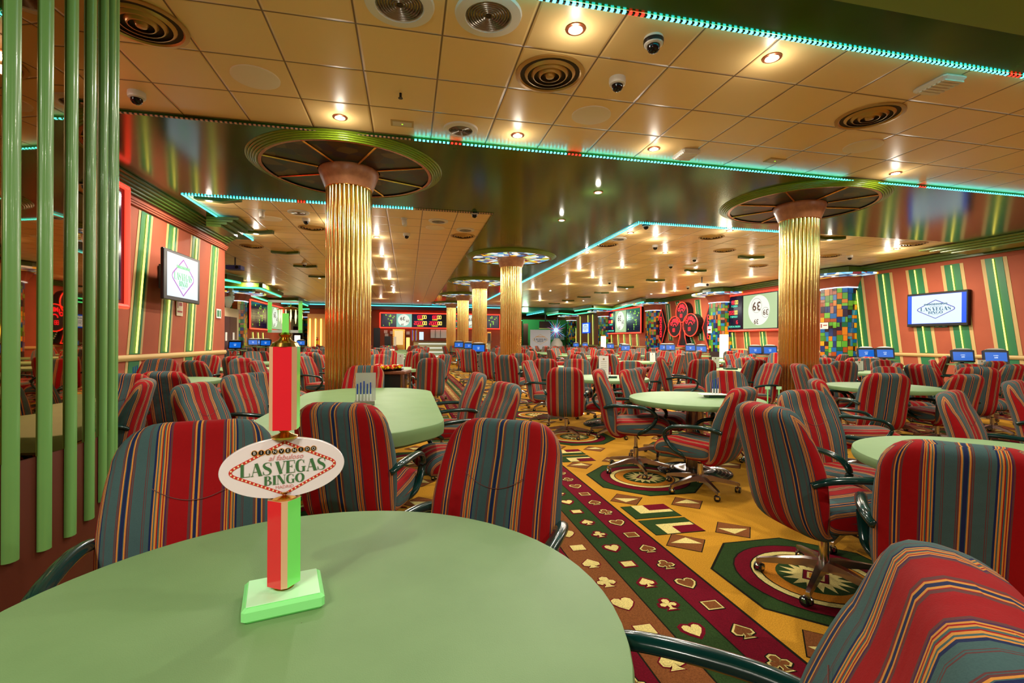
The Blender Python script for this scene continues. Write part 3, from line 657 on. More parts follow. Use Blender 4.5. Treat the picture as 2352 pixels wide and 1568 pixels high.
def mk_chair(level):
    t = thing('swivel_armchair', 'x', 'chair')
    per, nx, na = ((3, 36, 10) if level == 0 else (2, 22, 6))
    flipn(back_mesh(per, nx)).build('backrest', t, ang=0); flipn(seat_mesh(per, nx)).build('seat', t, ang=0)
    for s in (1, -1): tag(arm_g(s, 4 if level == 0 else 2, na).build('armrest', t, ang=0), 'dark green armrest')
    g = G(); g.lathe([(.026, .07), (.026, .24), (.022, .245), (.018, .25), (.018, .36)], CHROME, 14); g.build('gas_column', t)
    g = G(); g.box(-.09, -.11, .335, .09, .10, .37, BLACKP); g.tube([(.08, .0, .345), (.24, .03, .33)], .006, CHROME, 6); g.build('tilt_mechanism', t)
    if level == 0:
        for k in range(5):
            a = 2 * pi * k / 5 + .3; l = leg_g(a).build('leg', t); caster_g(a).build('caster', l)
        g = G(); pts = []
        for i in range(17):
            u = -1 + i / 8; x = .12 * u; z = .80 - .05 * (1 - u * u)
            k = (z - .66) / .14; yc = -.295 + (-.04) * k; pts.append((x, yc + .0715 + .045 * (2 * x / .5) ** 2, z))
        g.tube(pts, .0012, mat('seam_thread', (110, 70, 66), .8), 5); tag(g.build('stitched_seam', t), 'curved stitched seam')
    else:
        g = G()
        for k in range(5):
            a = 2 * pi * k / 5 + .3; l = leg_g(a, 5); o = len(g.v); g.v += l.v; g.f += [tuple(i + o for i in f) for f in l.f]; g.m += [g.mi(ALU)] * len(l.f); g.sm += l.sm
            c = caster_g(a); o = len(g.v); g.v += c.v; g.f += [tuple(i + o for i in f) for f in c.f]; g.m += [g.mi(c.mats[i]) for i in c.m]; g.sm += c.sm
        g.build('star_base', t)
    return t
def mk_far():
    b = flipn(back_mesh(1, 14)); s = flipn(seat_mesh(1, 12)); g = G(); g.u = []
    def app(q, u=None):
        o = len(g.v); g.v += q.v; g.f += [tuple(i + o for i in f) for f in q.f]; g.m += [g.mi(q.mats[i]) for i in q.m]; g.sm += q.sm; g.u += (q.u or [(0, 0)] * len(q.v))
    app(b); app(s)
    for sg in (1, -1): app(G().tube([(sg * x, y, z) for x, y, z in ARMP[1::2]], .02, ARM, 4, .8))
    q = G().lathe([(.025, .07), (.02, .36)], CHROME, 6); app(q)
    for k in range(5): q = leg_g(2 * pi * k / 5, 4); app(q)
    q = G()
    for k in range(5):
        a = 2 * pi * k / 5; q.box(-.03, -.02, .0, .02, .02, .045, BLACKP, M=Rz(a) @ T(.318, 0, 0))
    app(q)
    return g.build('swivel_armchair', ang=40)
HI = mk_chair(0); MID = mk_chair(1); FAR = mk_far(); index_kids()
USED = {0: False, 1: False, 2: False}; CHAIRS = []
UP_PARTS = ('backrest', 'seat', 'armrest', 'tilt_mechanism', 'stitched_seam')
def chair(x, y, head, label, shift, lift=0, lvl=0, group=None):
    src = (HI, MID, FAR)[lvl]
    if not USED[lvl]: o = src; USED[lvl] = True
    else: o = copy_tree(src)
    o.location = (x, y, lift if lvl == 2 else 0); o.rotation_euler = (0, 0, head)
    o['label'] = label; o['category'] = 'chair'; o['group'] = group or 'striped swivel chairs of the bingo tables'
    ks = [k for k in o.children] if lvl < 2 else [o]
    for k in ks:
        if lvl == 2 or k.name.split('.')[0] in ('backrest', 'seat'): k['stripe_shift'] = shift
        if lvl < 2 and k.name.split('.')[0] in UP_PARTS: k.location.z = lift
    CHAIRS.append((x, y)); return o
def head_of(a): return -R(a) - YAW            # 0: facing away from the camera, 90: facing right
def cb(px, py, a, d, label, lvl=0, shift=None, group=None):
    """place by the top of the backrest seen at px,py at depth d"""
    h = head_of(a); d0 = d
    for k in range(24):
        d = d0 * (1 + (.025 * ((k + 1) // 2)) * (1 if k % 2 else -1)) if lvl else d0
        x, y = at_d(px, d); X, Y = x + -.385 * sin(h), y + .385 * cos(h)
        if not lvl or (all(hypot(X - a_, Y - b_) > .64 for a_, b_ in CHAIRS) and all(hypot(X - a_, Y - b_) > .74 for a_, b_ in TBL) and not (X < XL + .45 and Y < YC + .9) and all(hypot(X - a_, Y - b_) > .72 for a_, b_ in colpts)): break
    x, y = at_d(px, d); ztop = H - (py - 784) / F * d; lift = max(-.05, min(.08, ztop - .99))
    bx, by = 0, -.385
    x -= bx * cos(h) - by * sin(h); y -= bx * sin(h) + by * cos(h)
    return chair(x, y, h, label, random.choice((0, .2, .2, .1)) if shift is None else shift, lift, lvl, group)
TBL = [cw(1.865, 4.885), cw(2.44, 2.32), cw(4.9, 6.35), cw(1.5, 7.6), cw(-4.72, 6.6), cw((1672 - 1176) / F * 10.0, 10.0)]
def cf(lat, d, a, label, lvl=0, shift=.2, lift=0):
    x, y = cw(lat, d); return chair(x, y, head_of(a), label, shift, lift, lvl)
S0, S1 = 0.0, .2
cb(464, 973, 154, 1.72, 'striped chair across the nearest round table, left of the sign stand', 0, S0)
cb(1166, 966, 202, 1.95, 'striped chair facing the nearest round table, right of the sign stand', 0, S1)
cb(776, 931, 4, 2.42, 'striped chair, back to us, at the clipped-corner table behind the sign stand', 0, S1)
cf(.17, .70, 300, 'closest striped chair, cropped by the bottom right corner of the photo', 0, S0, .065)
cb(2215, 1018, 36, 1.70, 'striped chair showing its back, near side of the right edge table', 0, S1)
cf(1.71, 2.62, 80, 'side-on striped chair facing right, alone on the gold carpet beside the aisle', 0, S0, .0)
cb(1838, 893, 160, 3.55, 'wide-looking striped chair facing us behind the large table on the right edge', 0, S0)
cf(1.27, 4.9, 104, 'striped chair turned right with its chrome base on the carpet medallion', 0, S1, .04)
cb(1712, 892, 318, 4.0, 'striped chair, back towards us, near right side of the single-post round table', 0, S1)
cb(1443, 848, 128, 5.7, 'striped chair facing us on the far left side of the single-post round table', 0, S1)
cb(1665, 850, 188, 5.95, 'striped chair facing us on the far side of the single-post round table', 0, S0)
cb(1167, 880, 244, 3.85, 'striped chair turned left at the clipped-corner table, nearer of two by the aisle', 0, S0)
cb(1102, 858, 254, 4.95, 'striped chair turned left at the clipped-corner table, farther of two by the aisle', 0, S0)
cb(841, 843, 182, 6.0, 'striped chair at the far end of the clipped-corner table, in front of the gold column', 0, S1)
cb(440, 886, 90, 3.6, 'dark striped chair on the left of the clipped-corner table, nearer of the pair', 0, S0)
cb(543, 865, 94, 4.6, 'dark striped chair left of the clipped-corner table, just left of the sign stand', 0, S0)
cb(583, 861, 124, 5.45, 'striped chair half hidden behind the red tube of the sign stand', 0, S1)
cb(293, 865, 178, 4.6, 'striped chair facing us beside the mirrored pillar', 0, S1)
cb(338, 877, 240, 3.95, 'striped chair seen from its side facing the mirrored pillar', 0, S1)
cb(372, 860, 352, 4.9, 'dark striped chair with its back to us near the left wall dado', 0, S1)
cb(1298, 845, 10, 6.3, 'striped chair showing its back at the table with the tall menu', 0, S1)
cb(1211, 829, 112, 7.9, 'striped chair facing right beside the aisle, left of the tall menu table', 0, S1)
cb(1890, 834, 160, 7.35, 'striped chair facing us right of the right-hand gold column', 0, S1)
cb(1832, 833, 100, 6.7, 'narrow side-on striped chair in front of the right-hand gold column', 0, S0)
cb(1874, 872, 112, 5.0, 'low striped chair peeping above the wide chair by the right-hand gold column', 0, S1)
cb(2040, 854, 12, 5.45, 'striped chair showing its back at the round table right of the gold column', 0, S1)
cb(2225, 855, 354, 5.9, 'striped chair tilted away beyond the round table right of the gold column', 0, S1)
cb(2180, 893, 144, 3.6, 'striped chair seen side-on above the large table on the right edge', 0, S0)
cb(2325, 868, 146, 4.4, 'striped chair side-on at the right edge of the photo', 0, S0)
# middle distance
mids = [(372, 830, 180, 6.6, 'faded striped chair against the left wall dado', .1), (442, 834, 15, 7.4, 'dark striped chair left of the cream-topped table by the left wall', S1), (479, 821, 180, 9.6, 'pale striped chair at the far cream table by the left wall', S1),
        (536, 824, 8, 8.3, 'dark striped chair below the end of the left wall', S0), (558, 828, 130, 7.9, 'light striped chair turned right below the end of the left wall', S0),
        (586, 833, 82, 7.4, 'grey striped chair side-on left of the sign stand', S1), (697, 822, 100, 9.0, 'striped chair turned right in the gap between sign stand and gold column', S1), (711, 813, 4, 10.3, 'dark striped chair left of the gold column', S0),
        (741, 819, 100, 10.9, 'red striped chair cut off by the left edge of the gold column', S0), (873, 817, 176, 10.6, 'striped chair facing us right behind the gold column', S0), (893, 808, 180, 12.4, 'small striped chair beyond the fruit bowls', S1),
        (992, 825, 342, 8.2, 'large dark striped chair with its back to us left of the aisle', S0), (975, 813, 350, 9.6, 'dark striped chair behind the large one left of the aisle', S1), (1024, 816, 300, 9.2, 'grey striped chair half hidden left of the aisle', S1),
        (1160, 817, 22, 9.4, 'dark striped chair on the right of the aisle, before the middle column', S1), (1119, 810, 18, 11.6, 'striped chair on the right of the aisle, third in line', S0), (1075, 804, 12, 13.6, 'dark striped chair on the right of the aisle, fourth in line', S1),
        (1052, 801, 100, 15.2, 'striped chair turned right on the right of the aisle', S1), (1192, 813, 5, 11.2, 'teal topped striped chair below the middle column', S1), (1252, 825, 2, 8.9, 'very dark striped chair left behind the tall menu table', S1),
        (1326, 825, 186, 8.8, 'pale striped chair facing us behind the tall menu table', S0), (1378, 817, 330, 10.2, 'dark striped chair right of the tall menu', S1), (1472, 843, 300, 6.7, 'dark teal striped chair right of the tall menu table', S0),
        (1447, 829, 190, 8.4, 'striped chair facing us just above the teal chair', S1), (1517, 832, 262, 7.6, 'striped chair side-on facing left between two tables', S1), (1515, 816, 100, 8.2, 'striped chair facing right with armrest, between two tables', S1),
        (1615, 824, 6, 8.5, 'dark striped chair with its back to us left of the small round table', S1), (1739, 823, 338, 8.4, 'dark striped chair left of the right-hand gold column', S0), (1775, 832, 262, 7.9, 'striped chair side-on half behind the right-hand gold column', S0),
        (1710, 820, 182, 10.3, 'pale striped chair facing us at the small round table', S0), (1939, 826, 10, 8.5, 'dark maroon striped chair right of the right-hand gold column', S0), (2036, 838, 186, 7.2, 'striped chair facing us behind the round table with the paper stand', S0),
        (2027, 823, 182, 9.0, 'farther striped chair facing us in line with the paper stand', S0), (2064, 829, 300, 8.2, 'teal striped chair beside the paper stand', S1), (2108, 832, 78, 7.8, 'red striped chair side-on right of the paper stand', S0),
        (2250, 838, 20, 6.4, 'teal striped chair behind the tilted chair on the right', S1), (2225, 831, 182, 7.4, 'faded striped chair facing us near the right wall screens', S0), (2290, 824, 10, 8.8, 'dark striped chair below the right wall terminals', S0),
        (2335, 831, 350, 7.6, 'dark striped chair at the right edge, below the wall terminals', S0), (1970, 818, 10, 10.6, 'dark striped chair below the paired wall terminals', S1), (1895, 819, 180, 10.8, 'pale striped chair right beside the gold shaft on the right', S0)]
for px, py, a, d, l, sh in mids: cb(px, py, a, d, l, 1, sh)

# ================================================================ TABLES
def round_table(x, y, label, hi=True, r=.65):
    t = thing('round_table', label, 'table', (x, y, 0), 0, 'round green covered tables'); n = 64 if hi else 24
    g = G()
    if hi: g.lathe([(0.001, .7505), (r - .012, .75), (r - .003, .747), (r, .738), (r + .002, .715), (r - .004, .70), (r - .02, .696)], FELT, n, cap=False)
    else: g.lathe([(0.001, .75), (r - .01, .75), (r, .74), (r, .705), (r - .02, .70)], FELT, n, cap=False)
    g.build('cloth_covered_top', t)
    g = G(); g.lathe([(0.001, .701), (r - .03, .701)], WOOD, n, cap=False); g.lathe([(.09, .68), (.2, .68), (.2, .70)], BLACKP, 16); g.build('underside_board', t)
    g = G(); g.lathe([(.085, .03), (.085, .69)], mat('brushed_steel_post', (170, 150, 135), .25, 1.0), 24 if hi else 12); g.build('post', t)
    g = G(); pr = [(.36, 0), (.36, .012)]
    for k in range(5): pr += [(.35 - k * .035, .014 + k * .005), (.34 - k * .035, .018 + k * .005), (.33 - k * .035, .014 + k * .005)]
    pr += [(.1, .05), (.0855, .052)]
    g.lathe(pr, mat('dark_green_glossy_base', (14, 40, 36), .12), 36 if hi else 16, cap=False); g.build('floor_disc', t)
    return t
def oval_table(x, y, a, b, ch, label):
    t = thing('clipped_corner_table', label, 'table', (x, y, 0))
    base = [(a - ch, -b), (a, -b + ch * 1.1), (a, b - ch * 1.1), (a - ch, b), (-a + ch, b), (-a, b - ch * 1.1), (-a, -b + ch * 1.1), (-a + ch, -b)]
    out = []
    for i in range(8):
        p0, p1, p2 = Vector(base[i - 1]), Vector(base[i]), Vector(base[(i + 1) % 8]); d1, d2 = (p0 - p1), (p2 - p1); k1, k2 = min(.16, d1.length * .4), min(.16, d2.length * .4)
        q0, q2 = p1 + d1.normalized() * k1, p1 + d2.normalized() * k2
        for j in range(7): u = j / 6; out.append(tuple(q0 * (1 - u) ** 2 + p1 * 2 * u * (1 - u) + q2 * u * u))
    def off(k): return [(px * (1 - k / a), py * (1 - k / b)) for px, py in out]
    g = G(); R_ = [[(px, py, z) for px, py in off(k)] for k, z in ((.012, .75), (.003, .747), (0, .738), (-.002, .71), (.002, .66), (.03, .64))]
    g.rings(R_, FELT, False, True); g.f.append(tuple(range(len(out)))); g.m.append(0); g.sm.append(False); g.build('cloth_covered_top', t)
    g = G(); g.poly([(px, py, .66) for px, py in off(.02)][::-1], FELT2)
    g.build('cloth_underside', t)
    for s in (-1, 1):
        g = G(); g.lathe([(.07, .03), (.07, .66)], CHROME, 20, M=T(0, s * .75, 0)); g.build('post', t)
        g = G(); g.lathe([(.3, 0), (.3, .012), (.1, .04), (.07, .05)], BLACKP, 30, M=T(0, s * .75, 0)); g.build('floor_disc', t)
    return t
tx, ty = cw(-.42, .965)
round_table(tx, ty, 'large green covered round table in front of us, carrying the sign stand', r=.65)
oval_table(-.40, 4.47, .66, 1.47, .34, 'long green table with clipped corners in front of the left gold column')
T3 = cw(1.865, 4.885); round_table(*T3, 'green round table on a thick steel post beside the carpet medallions')
T4 = cw(2.44, 2.32); round_table(*T4, 'large green round table at the right edge, behind the nearest right-hand chair')
T5 = cw(4.9, 6.35); round_table(*T5, 'green round table right of the right-hand gold column with a blue-lit edge')
T6 = cw(1.5, 7.6); round_table(*T6, 'green round table carrying the tall menu and pens')
T9 = cw(-4.72, 6.6); round_table(*T9, 'green round table beside the left wall dado')
T7 = cw((1672 - 1176) / F * 10.0, 10.0); round_table(*T7, 'small-looking round table with a tray, left of the right-hand gold column', False)
T8 = cw((1480 - 1176) / F * 12.0, 12.0)
done = [(tx, ty), (-.4, 3.5), (-.4, 4.5), (-.4, 5.5), T3, T4, T5, T6, T9, T7]
lanes = [(-6.2, 'farthest left lane'), (-3.25, 'lane along the left wall'), (-.35, 'lane left of the carpet aisle'), (3.0, 'lane right of the carpet aisle'), (6.45, 'lane of the right-hand column'), (9.0, 'second lane from the right wall'), (11.75, 'lane beside the right wall')]
ords = ['first', 'second', 'third', 'fourth', 'fifth', 'sixth', 'seventh', 'eighth', 'ninth', 'tenth', 'eleventh', 'twelfth', 'thirteenth', 'fourteenth']
TABLES = []; nfar = 0; TERM = [at_d(px, d) for px, d in ((1990, 13.0), (2033, 12.6), (2212, 10.9), (2288, 10.2), (1735, 15.5), (1769, 15.0), (1586, 19.5), (1611, 18.5), (1525, 21), (1540, 20.6), (1437, 21), (1431, 25), (1402, 26), (1323, 33), (1344, 34), (540, 16.5), (581, 21), (594, 21.5), (610, 19.5), (691, 24), (1054, 21), (1077, 20.5), (1099, 14.5))] + [(on_y(1279, 797, 33.5).x, 33.5)]; PILPOS = [(XR - .3, y) for y in YP] + [(o.location.x + .3, o.location.y) for o in PILL]
for xi, (x, ln) in enumerate(lanes):
    k = 0
    for row in range(13):
        y = 1.75 + row * 2.72 + (.35 if xi % 2 else 0)
        if y > (30.5 if x < 7.5 else 35): continue
        if x < -4.05 and y < 13: continue
        k += 1
        if y < 6 and x < 8: continue
        if x < -1.9 and y < 6.2: continue
        if any(hypot(x - cx, y - cy_) < 1.05 for cx, cy_ in colpts): continue
        if any(hypot(x - a, y - b) < 1.7 for a, b in done) or any(hypot(x - a, y - b) < .6 for a, b in CHAIRS): continue
        if any(hypot(x - px_, y - yy) < 1.5 for px_, yy in PILPOS): continue
        v = CAM.matrix_world.inverted() @ Vector((x, y, .75)); px = 1176 + F * v.x / -v.z
        if v.z > 0 or px < 60 or px > 2500: continue
        lab = 'green round table, %s back in the %s' % (ords[k - 1], ln)
        round_table(x, y, lab, False); TABLES.append((x, y, lab)); done.append((x, y))
        for q in range(4 if y < 27 else 3):
            a = random.uniform(-.3, .3) + (0, pi / 2, pi, 3 * pi / 2)[q] + .6
            cx, cyy = x + .88 * cos(a), y + .88 * sin(a)
            if any(hypot(cx - a_, cyy - b_) < .66 for a_, b_ in CHAIRS) or cx > XR - .5 or (cx < XL + .45 and cyy < YC + .4) or cx < XL2 + .5: continue
            if any(hypot(cx - a_, cyy - b_) < .75 for a_, b_ in colpts): continue
            if any(hypot(cx - a_, cyy - b_) < .55 for a_, b_ in TERM): continue
            if .95 < cx < 1.5 or any(hypot(cx - px_, cyy - yy) < 1.15 for px_, yy in PILPOS): continue
            v = CAM.matrix_world.inverted() @ Vector((cx, cyy, .8)); px = 1176 + F * v.x / -v.z
            if v.z > 0 or px < 200 or px > 2420: continue
            side = ('right', 'far', 'left', 'near')[q]
            chair(cx, cyy, a + pi / 2 + random.uniform(-.35, .35), 'striped chair, %s side of the %s table back, %s' % (side, ords[k - 1], ln), random.choice((0, .2, .1)), random.uniform(-.02, .05), 2 if hypot(cx, cyy) > 12 else 1)
print('CHAIRS', len(CHAIRS), 'TABLES', len(TABLES))
# ================================================================ LETTERING
def ribbon(g, pts, ws, m, M, z=0):
    P = [Vector((*p, 0)) for p in pts]; vs = []; n = len(P)
    for i, p in enumerate(P):
        t = (P[min(i + 1, n - 1)] - P[max(i - 1, 0)]).normalized(); nn = Vector((-t.y, t.x, 0)) * ws[i] / 2
        vs += [p + nn + Vector((0, 0, z)), p - nn + Vector((0, 0, z))]
    g.add(vs, [(2 * i, 2 * i + 1, 2 * i + 3, 2 * i + 2) for i in range(n - 1)], m, False, M)
def sm(pw):
    o = catmull(pw, 5); return [p[:2] for p in o], [p[2] for p in o]
LN = lambda x0, y0, x1, y1, w: ([(x0, y0), (x1, y1)], [w, w])
LET = {'L': (.68, [LN(.13, 0, .13, 1, .17), LN(0, .015, .62, .015, .035), LN(.61, 0, .61, .28, .035), LN(0, .985, .26, .985, .035)]),
 'A': (.80, [LN(.36, 1, .66, 0, .18), LN(.33, .98, .1, 0, .035), LN(.17, .33, .5, .33, .035), LN(0, .015, .2, .015, .035), LN(.52, .015, .8, .015, .035)]),
 'S': (.66, [sm([(.57, .72, .03), (.5, .95, .03), (.32, .985, .035), (.13, .9, .08), (.1, .74, .14), (.22, .58, .18), (.42, .45, .18), (.53, .27, .14), (.48, .08, .07), (.3, .015, .03), (.12, .06, .03), (.05, .28, .03)]), LN(.575, .68, .575, .98, .03), LN(.045, .02, .045, .32, .03)]),
 'V': (.76, [LN(.14, 1, .42, 0, .18), LN(.42, .02, .66, 1, .035), LN(0, .985, .28, .985, .035), LN(.55, .985, .78, .985, .035)]),
 'E': (.66, [LN(.14, 0, .14, 1, .17), LN(0, .985, .6, .985, .035), LN(0, .015, .62, .015, .035), LN(.15, .52, .42, .52, .035), LN(.6, .72, .6, 1, .035), LN(.61, 0, .61, .28, .035), LN(.42, .4, .42, .64, .035)]),
 'G': (.78, [sm([(.6, .72, .03), (.52, .94, .03), (.38, .985, .05), (.18, .85, .13), (.12, .5, .18), (.18, .15, .13), (.38, .015, .05), (.52, .05, .05), (.6, .2, .05)]), LN(.6, .02, .6, .42, .14), LN(.44, .42, .76, .42, .035), LN(.61, .70, .61, .98, .03)]),
 'B': (.68, [LN(.14, 0, .14, 1, .19), sm([(.1, .985, .03), (.36, .97, .06), (.47, .76, .17), (.36, .55, .06), (.15, .52, .03)]), sm([(.15, .52, .03), (.4, .49, .06), (.53, .26, .19), (.4, .03, .06), (.1, .015, .03)]), LN(0, .985, .2, .985, .035), LN(0, .015, .2, .015, .035)]),
 'I': (.34, [LN(.16, 0, .16, 1, .19), LN(0, .985, .32, .985, .035), LN(0, .015, .32, .015, .035)]),
 'N': (.76, [LN(.1, 0, .1, 1, .035), LN(.13, 1, .6, 0, .2), LN(.64, 0, .64, 1, .035), LN(0, .015, .2, .015, .035), LN(.54, .985, .76, .985, .035), LN(0, .985, .2, .985, .035)]),
 'O': (.78, [([(.38 + .29 * cos(2 * pi * i / 24), .5 + .47 * sin(2 * pi * i / 24)) for i in range(25)], [.035 + .17 * abs(cos(2 * pi * i / 24)) for i in range(25)])]), ' ': (.18, [])}
def didone(g, s, x, y, h, m, M, squeeze=1.0, centre=True, z=0):
    w = sum(LET[c][0] for c in s) * h * squeeze; cx = x - w / 2 if centre else x
    for c in s:
        for k, (pts, ws) in enumerate(LET[c][1]): ribbon(g, [(cx + px * h * squeeze, y + py * h) for px, py in pts], [v * h * (1.28 if v > .1 else 1.2) for v in ws], m, M, z + k * 2e-5)
        cx += LET[c][0] * h * squeeze
TXT = {}
def text(g, s, x, y, size, m, M, shear=0, align='CENTER', z=0, bold=0, sx=1):
    k = (s, shear, align, bold)
    if k not in TXT:
        c = bpy.data.curves.new('t', 'FONT'); c.body = s; c.size = 1; c.align_x = align; c.align_y = 'CENTER'; c.shear = shear; c.offset = bold; c.resolution_u = 2
        o = bpy.data.objects.new('t', c); me = bpy.data.meshes.new_from_object(o)
        TXT[k] = ([tuple(v.co) for v in me.vertices], [tuple(p.vertices) for p in me.polygons]); bpy.data.objects.remove(o); bpy.data.curves.remove(c); bpy.data.meshes.remove(me)
    v, f = TXT[k]; g.add([(x + a * size * sx, y + b * size, z) for a, b, _ in v], f, m, False, M)
def disc(g, x, y, r, m, M, z=0, n=14, ry=None): g.poly([(x + r * cos(2 * pi * i / n), y + (ry or r) * sin(2 * pi * i / n), z) for i in range(n)], m, M)
def diamond_path(w, h, n=10):
    r = .06 * w; pts = []
    T_, Rr, B_, Lf = (0, h), (w, 0), (0, -h), (-w, 0)
    def q(a, b, c, k): return [tuple((Vector(a) * (1 - u) ** 2 + Vector(b) * 2 * u * (1 - u) + Vector(c) * u * u)) for u in [i / 8 for i in range(9)]]
    f = .2
    pr = (w * (1 - f), h * f); pr2 = (w * (1 - f), -h * f)
    pts = [T_] + q(pr, Rr, pr2, 8) + [B_] + q((-pr2[0], pr2[1]), Lf, (-pr[0], pr[1]), 8) + [T_]
    return pts
def logo(parent, w, M, cols, dots=True, al=True, yk=.30):
    """the club sign: lozenge border, a row of discs, and the name; w = border width; M maps x right, y up, z to the viewer"""
    cb_, cd, ct, cs_, ck, cw_, cr_ = cols; u = w
    g = G(); P = diamond_path(.5 * u, yk * u); ribbon(g, P, [.026 * u if dots else .02 * u] * len(P), cb_, M, 0.0004)
    if dots:
        L_ = [0]
        for a, b in zip(P, P[1:]): L_.append(L_[-1] + hypot(b[0] - a[0], b[1] - a[1]))
        n = 58
        for i in range(n):
            s_ = L_[-1] * i / n; k = max(j for j in range(len(L_)) if L_[j] <= s_ + 1e-9); k = min(k, len(P) - 2); f = (s_ - L_[k]) / (L_[k + 1] - L_[k] or 1)
            disc(g, P[k][0] + (P[k + 1][0] - P[k][0]) * f, P[k][1] + (P[k + 1][1] - P[k][1]) * f, .0085 * u, cd, M, .0007, 8)
    g.build('logo_border', parent)
    g = G(); didone(g, 'LAS VEGAS', 0, -.05 * u, .118 * u, ct, M, 1.05, z=.0008); didone(g, 'BINGO', 0, -.148 * u, .086 * u, ct, M, 1.22, z=.0008); g.build('logo_lettering', parent)
    g = G()
    for i, ch in enumerate('BIENVENIDO'):
        x = (-.255 + .0567 * i) * u; y = (.165 + .006 * (4.5 - abs(i - 4.5)) * 0) * u
        disc(g, x, y, .028 * u, cr_, M, .0010, 14); disc(g, x, y, .0235 * u, ck, M, .0013, 14); text(g, ch, x, y, .04 * u, cw_, M, z=.0016, bold=.01)
    g.build('logo_welcome_row', parent)
    g = G()
    if al: text(g, 'al fabuloso', .01 * u, .102 * u, .07 * u, cs_, M, shear=.35, z=.0008)
    text(g, 'MADRID', 0, -.178 * u, .042 * u, cs_, M, z=.0008); g.build('logo_small_lettering', parent)
P_RED, P_CRM, P_GRN, P_PNK = mat('print_red', (212, 52, 38), .5), mat('print_cream', (255, 240, 190), .5), mat('print_green', (70, 120, 74), .5), mat('print_pink', (226, 140, 140), .5)
P_ORG = mat('print_orange', (236, 170, 70), .5)

# ================================================================ SIGN STAND on the nearest table
bx_, by_ = at_d(655, 1.045)
rzs = R(26) - YAW
st_ = thing('sign_stand', 'tall red and green acrylic stand with an oval club sign, on the nearest table', 'sign stand', (bx_, by_, .7505), rzs)
ACR_G = mat('green_tinted_acrylic', (150, 240, 150), .06, emit=.12, ec=(120, 255, 120), coat=.5); ACR_GT = mat('pale_green_frosted_acrylic', (196, 244, 196), .25, emit=.08, ec=(150, 255, 150))
ACR_R = mat('red_acrylic', (226, 38, 52), .1, coat=.8, emit=.08, ec=(230, 40, 50)); ACR_C = mat('clear_amber_acrylic', (235, 190, 150), .08, coat=.5)
ACR_E = mat('green_glow_acrylic', (130, 232, 110), .1, coat=.5, emit=.15, ec=(110, 255, 100))
g = G(); g.box(-.078, -.068, .0, .078, .068, .03, ACR_G, bev=.006); tag(g.build('base_plate', st_), 'pale green translucent base')
g = G(); g.box(-.07, -.06, .0302, .07, .06, .032, ACR_GT, bev=.0009); g.build('base_top_layer', st_)
def prism8(z0, z1, rot, name, w=.0275, ch=.009):
    o = [(-w + ch, -w), (w - ch, -w), (w, -w + ch), (w, w - ch), (w - ch, w), (-w + ch, w), (-w, w - ch), (-w, -w + ch)]; g = G()
    ms = [ACR_R, ACR_C, ACR_E, ACR_C, ACR_R, ACR_C, ACR_E, ACR_C]
    for i in range(8):
        a, b = o[i], o[(i + 1) % 8]; g.add([(a[0], a[1], z0), (b[0], b[1], z0), (b[0], b[1], z1), (a[0], a[1], z1)], [(0, 1, 2, 3)], ms[i], False, Rz(rot))
    g.poly([(x, y, z1) for x, y in o], ACR_C, Rz(rot)); g.poly([(x, y, z0) for x, y in o][::-1], ACR_C, Rz(rot)); return g.build(name, st_)
def fitting(z0, z1, name='brass_fitting', r=.02):
    g = G(); h = z1 - z0; g.lathe([(r, z0), (r * 1.05, z0 + h * .2), (r * .5, z0 + h * .45), (r * .32, z0 + h * .6), (r * .5, z0 + h * .8), (r * .6, z1)], BRASS, 20); g.build(name, st_)
fitting(.031, .042); 
prism8(.041, .225, R(-45), 'lower_tube')
fitting(.225, .2405, r=.026)
zc = H - (1077 - 784) / F * 1.045 - .7505
g = G(); el = [(.123 * cos(2 * pi * i / 72), .064 * sin(2 * pi * i / 72)) for i in range(72)]; Ms = T(0, 0, zc) @ Rx(pi / 2)
SIGNW = mat('sign_white_enamel', (250, 242, 246), .25, coat=.5)
g.rings([[(x * k, y * k, z) for x, y in el] for k, z in ((.99, -.009), (1, -.007), (1, .007), (.99, .009))], SIGNW, True, True, Ms); g.build('oval_sign', st_)
logo(st_, .226, Ms @ T(0, 0, .0092) @ Matrix.Rotation(0, 4, 'Z'), (P_RED, P_CRM, P_GRN, P_PNK, TEXTK, WHITE, P_ORG), yk=.248)
fitting(zc + .0635, zc + .085, r=.026)
z0u = zc + .084; z1u = z0u + .178
prism8(z0u, z1u, R(-12), 'upper_tube')
g = G(); g.lathe([(.03, z1u), (.026, z1u + .008), (.014, z1u + .014), (.01, z1u + .02), (.014, z1u + .026), (.008, z1u + .032)], BRASS, 20); g.build('brass_finial', st_)
zf = z1u + .030
g = G()
for x0, x1, za, zb in ((-.034, -.026, 0, .07), (.026, .034, 0, .07), (-.034, .034, 0, .006), (-.034, .034, .065, .07)): g.box(x0, -.006, zf + za, x1, .006, zf + zb, ACR_E if x1 - x0 < .02 else mat('clear_grey_acrylic', (190, 200, 190), .1, coat=.5))
g.build('card_frame', st_)
g = G(); g.prism([(-.006, -.009), (.007, -.009), (.007, .002), (-.006, .002)], zf, zf + .042, ACR_E); g.build('card_clip', st_)

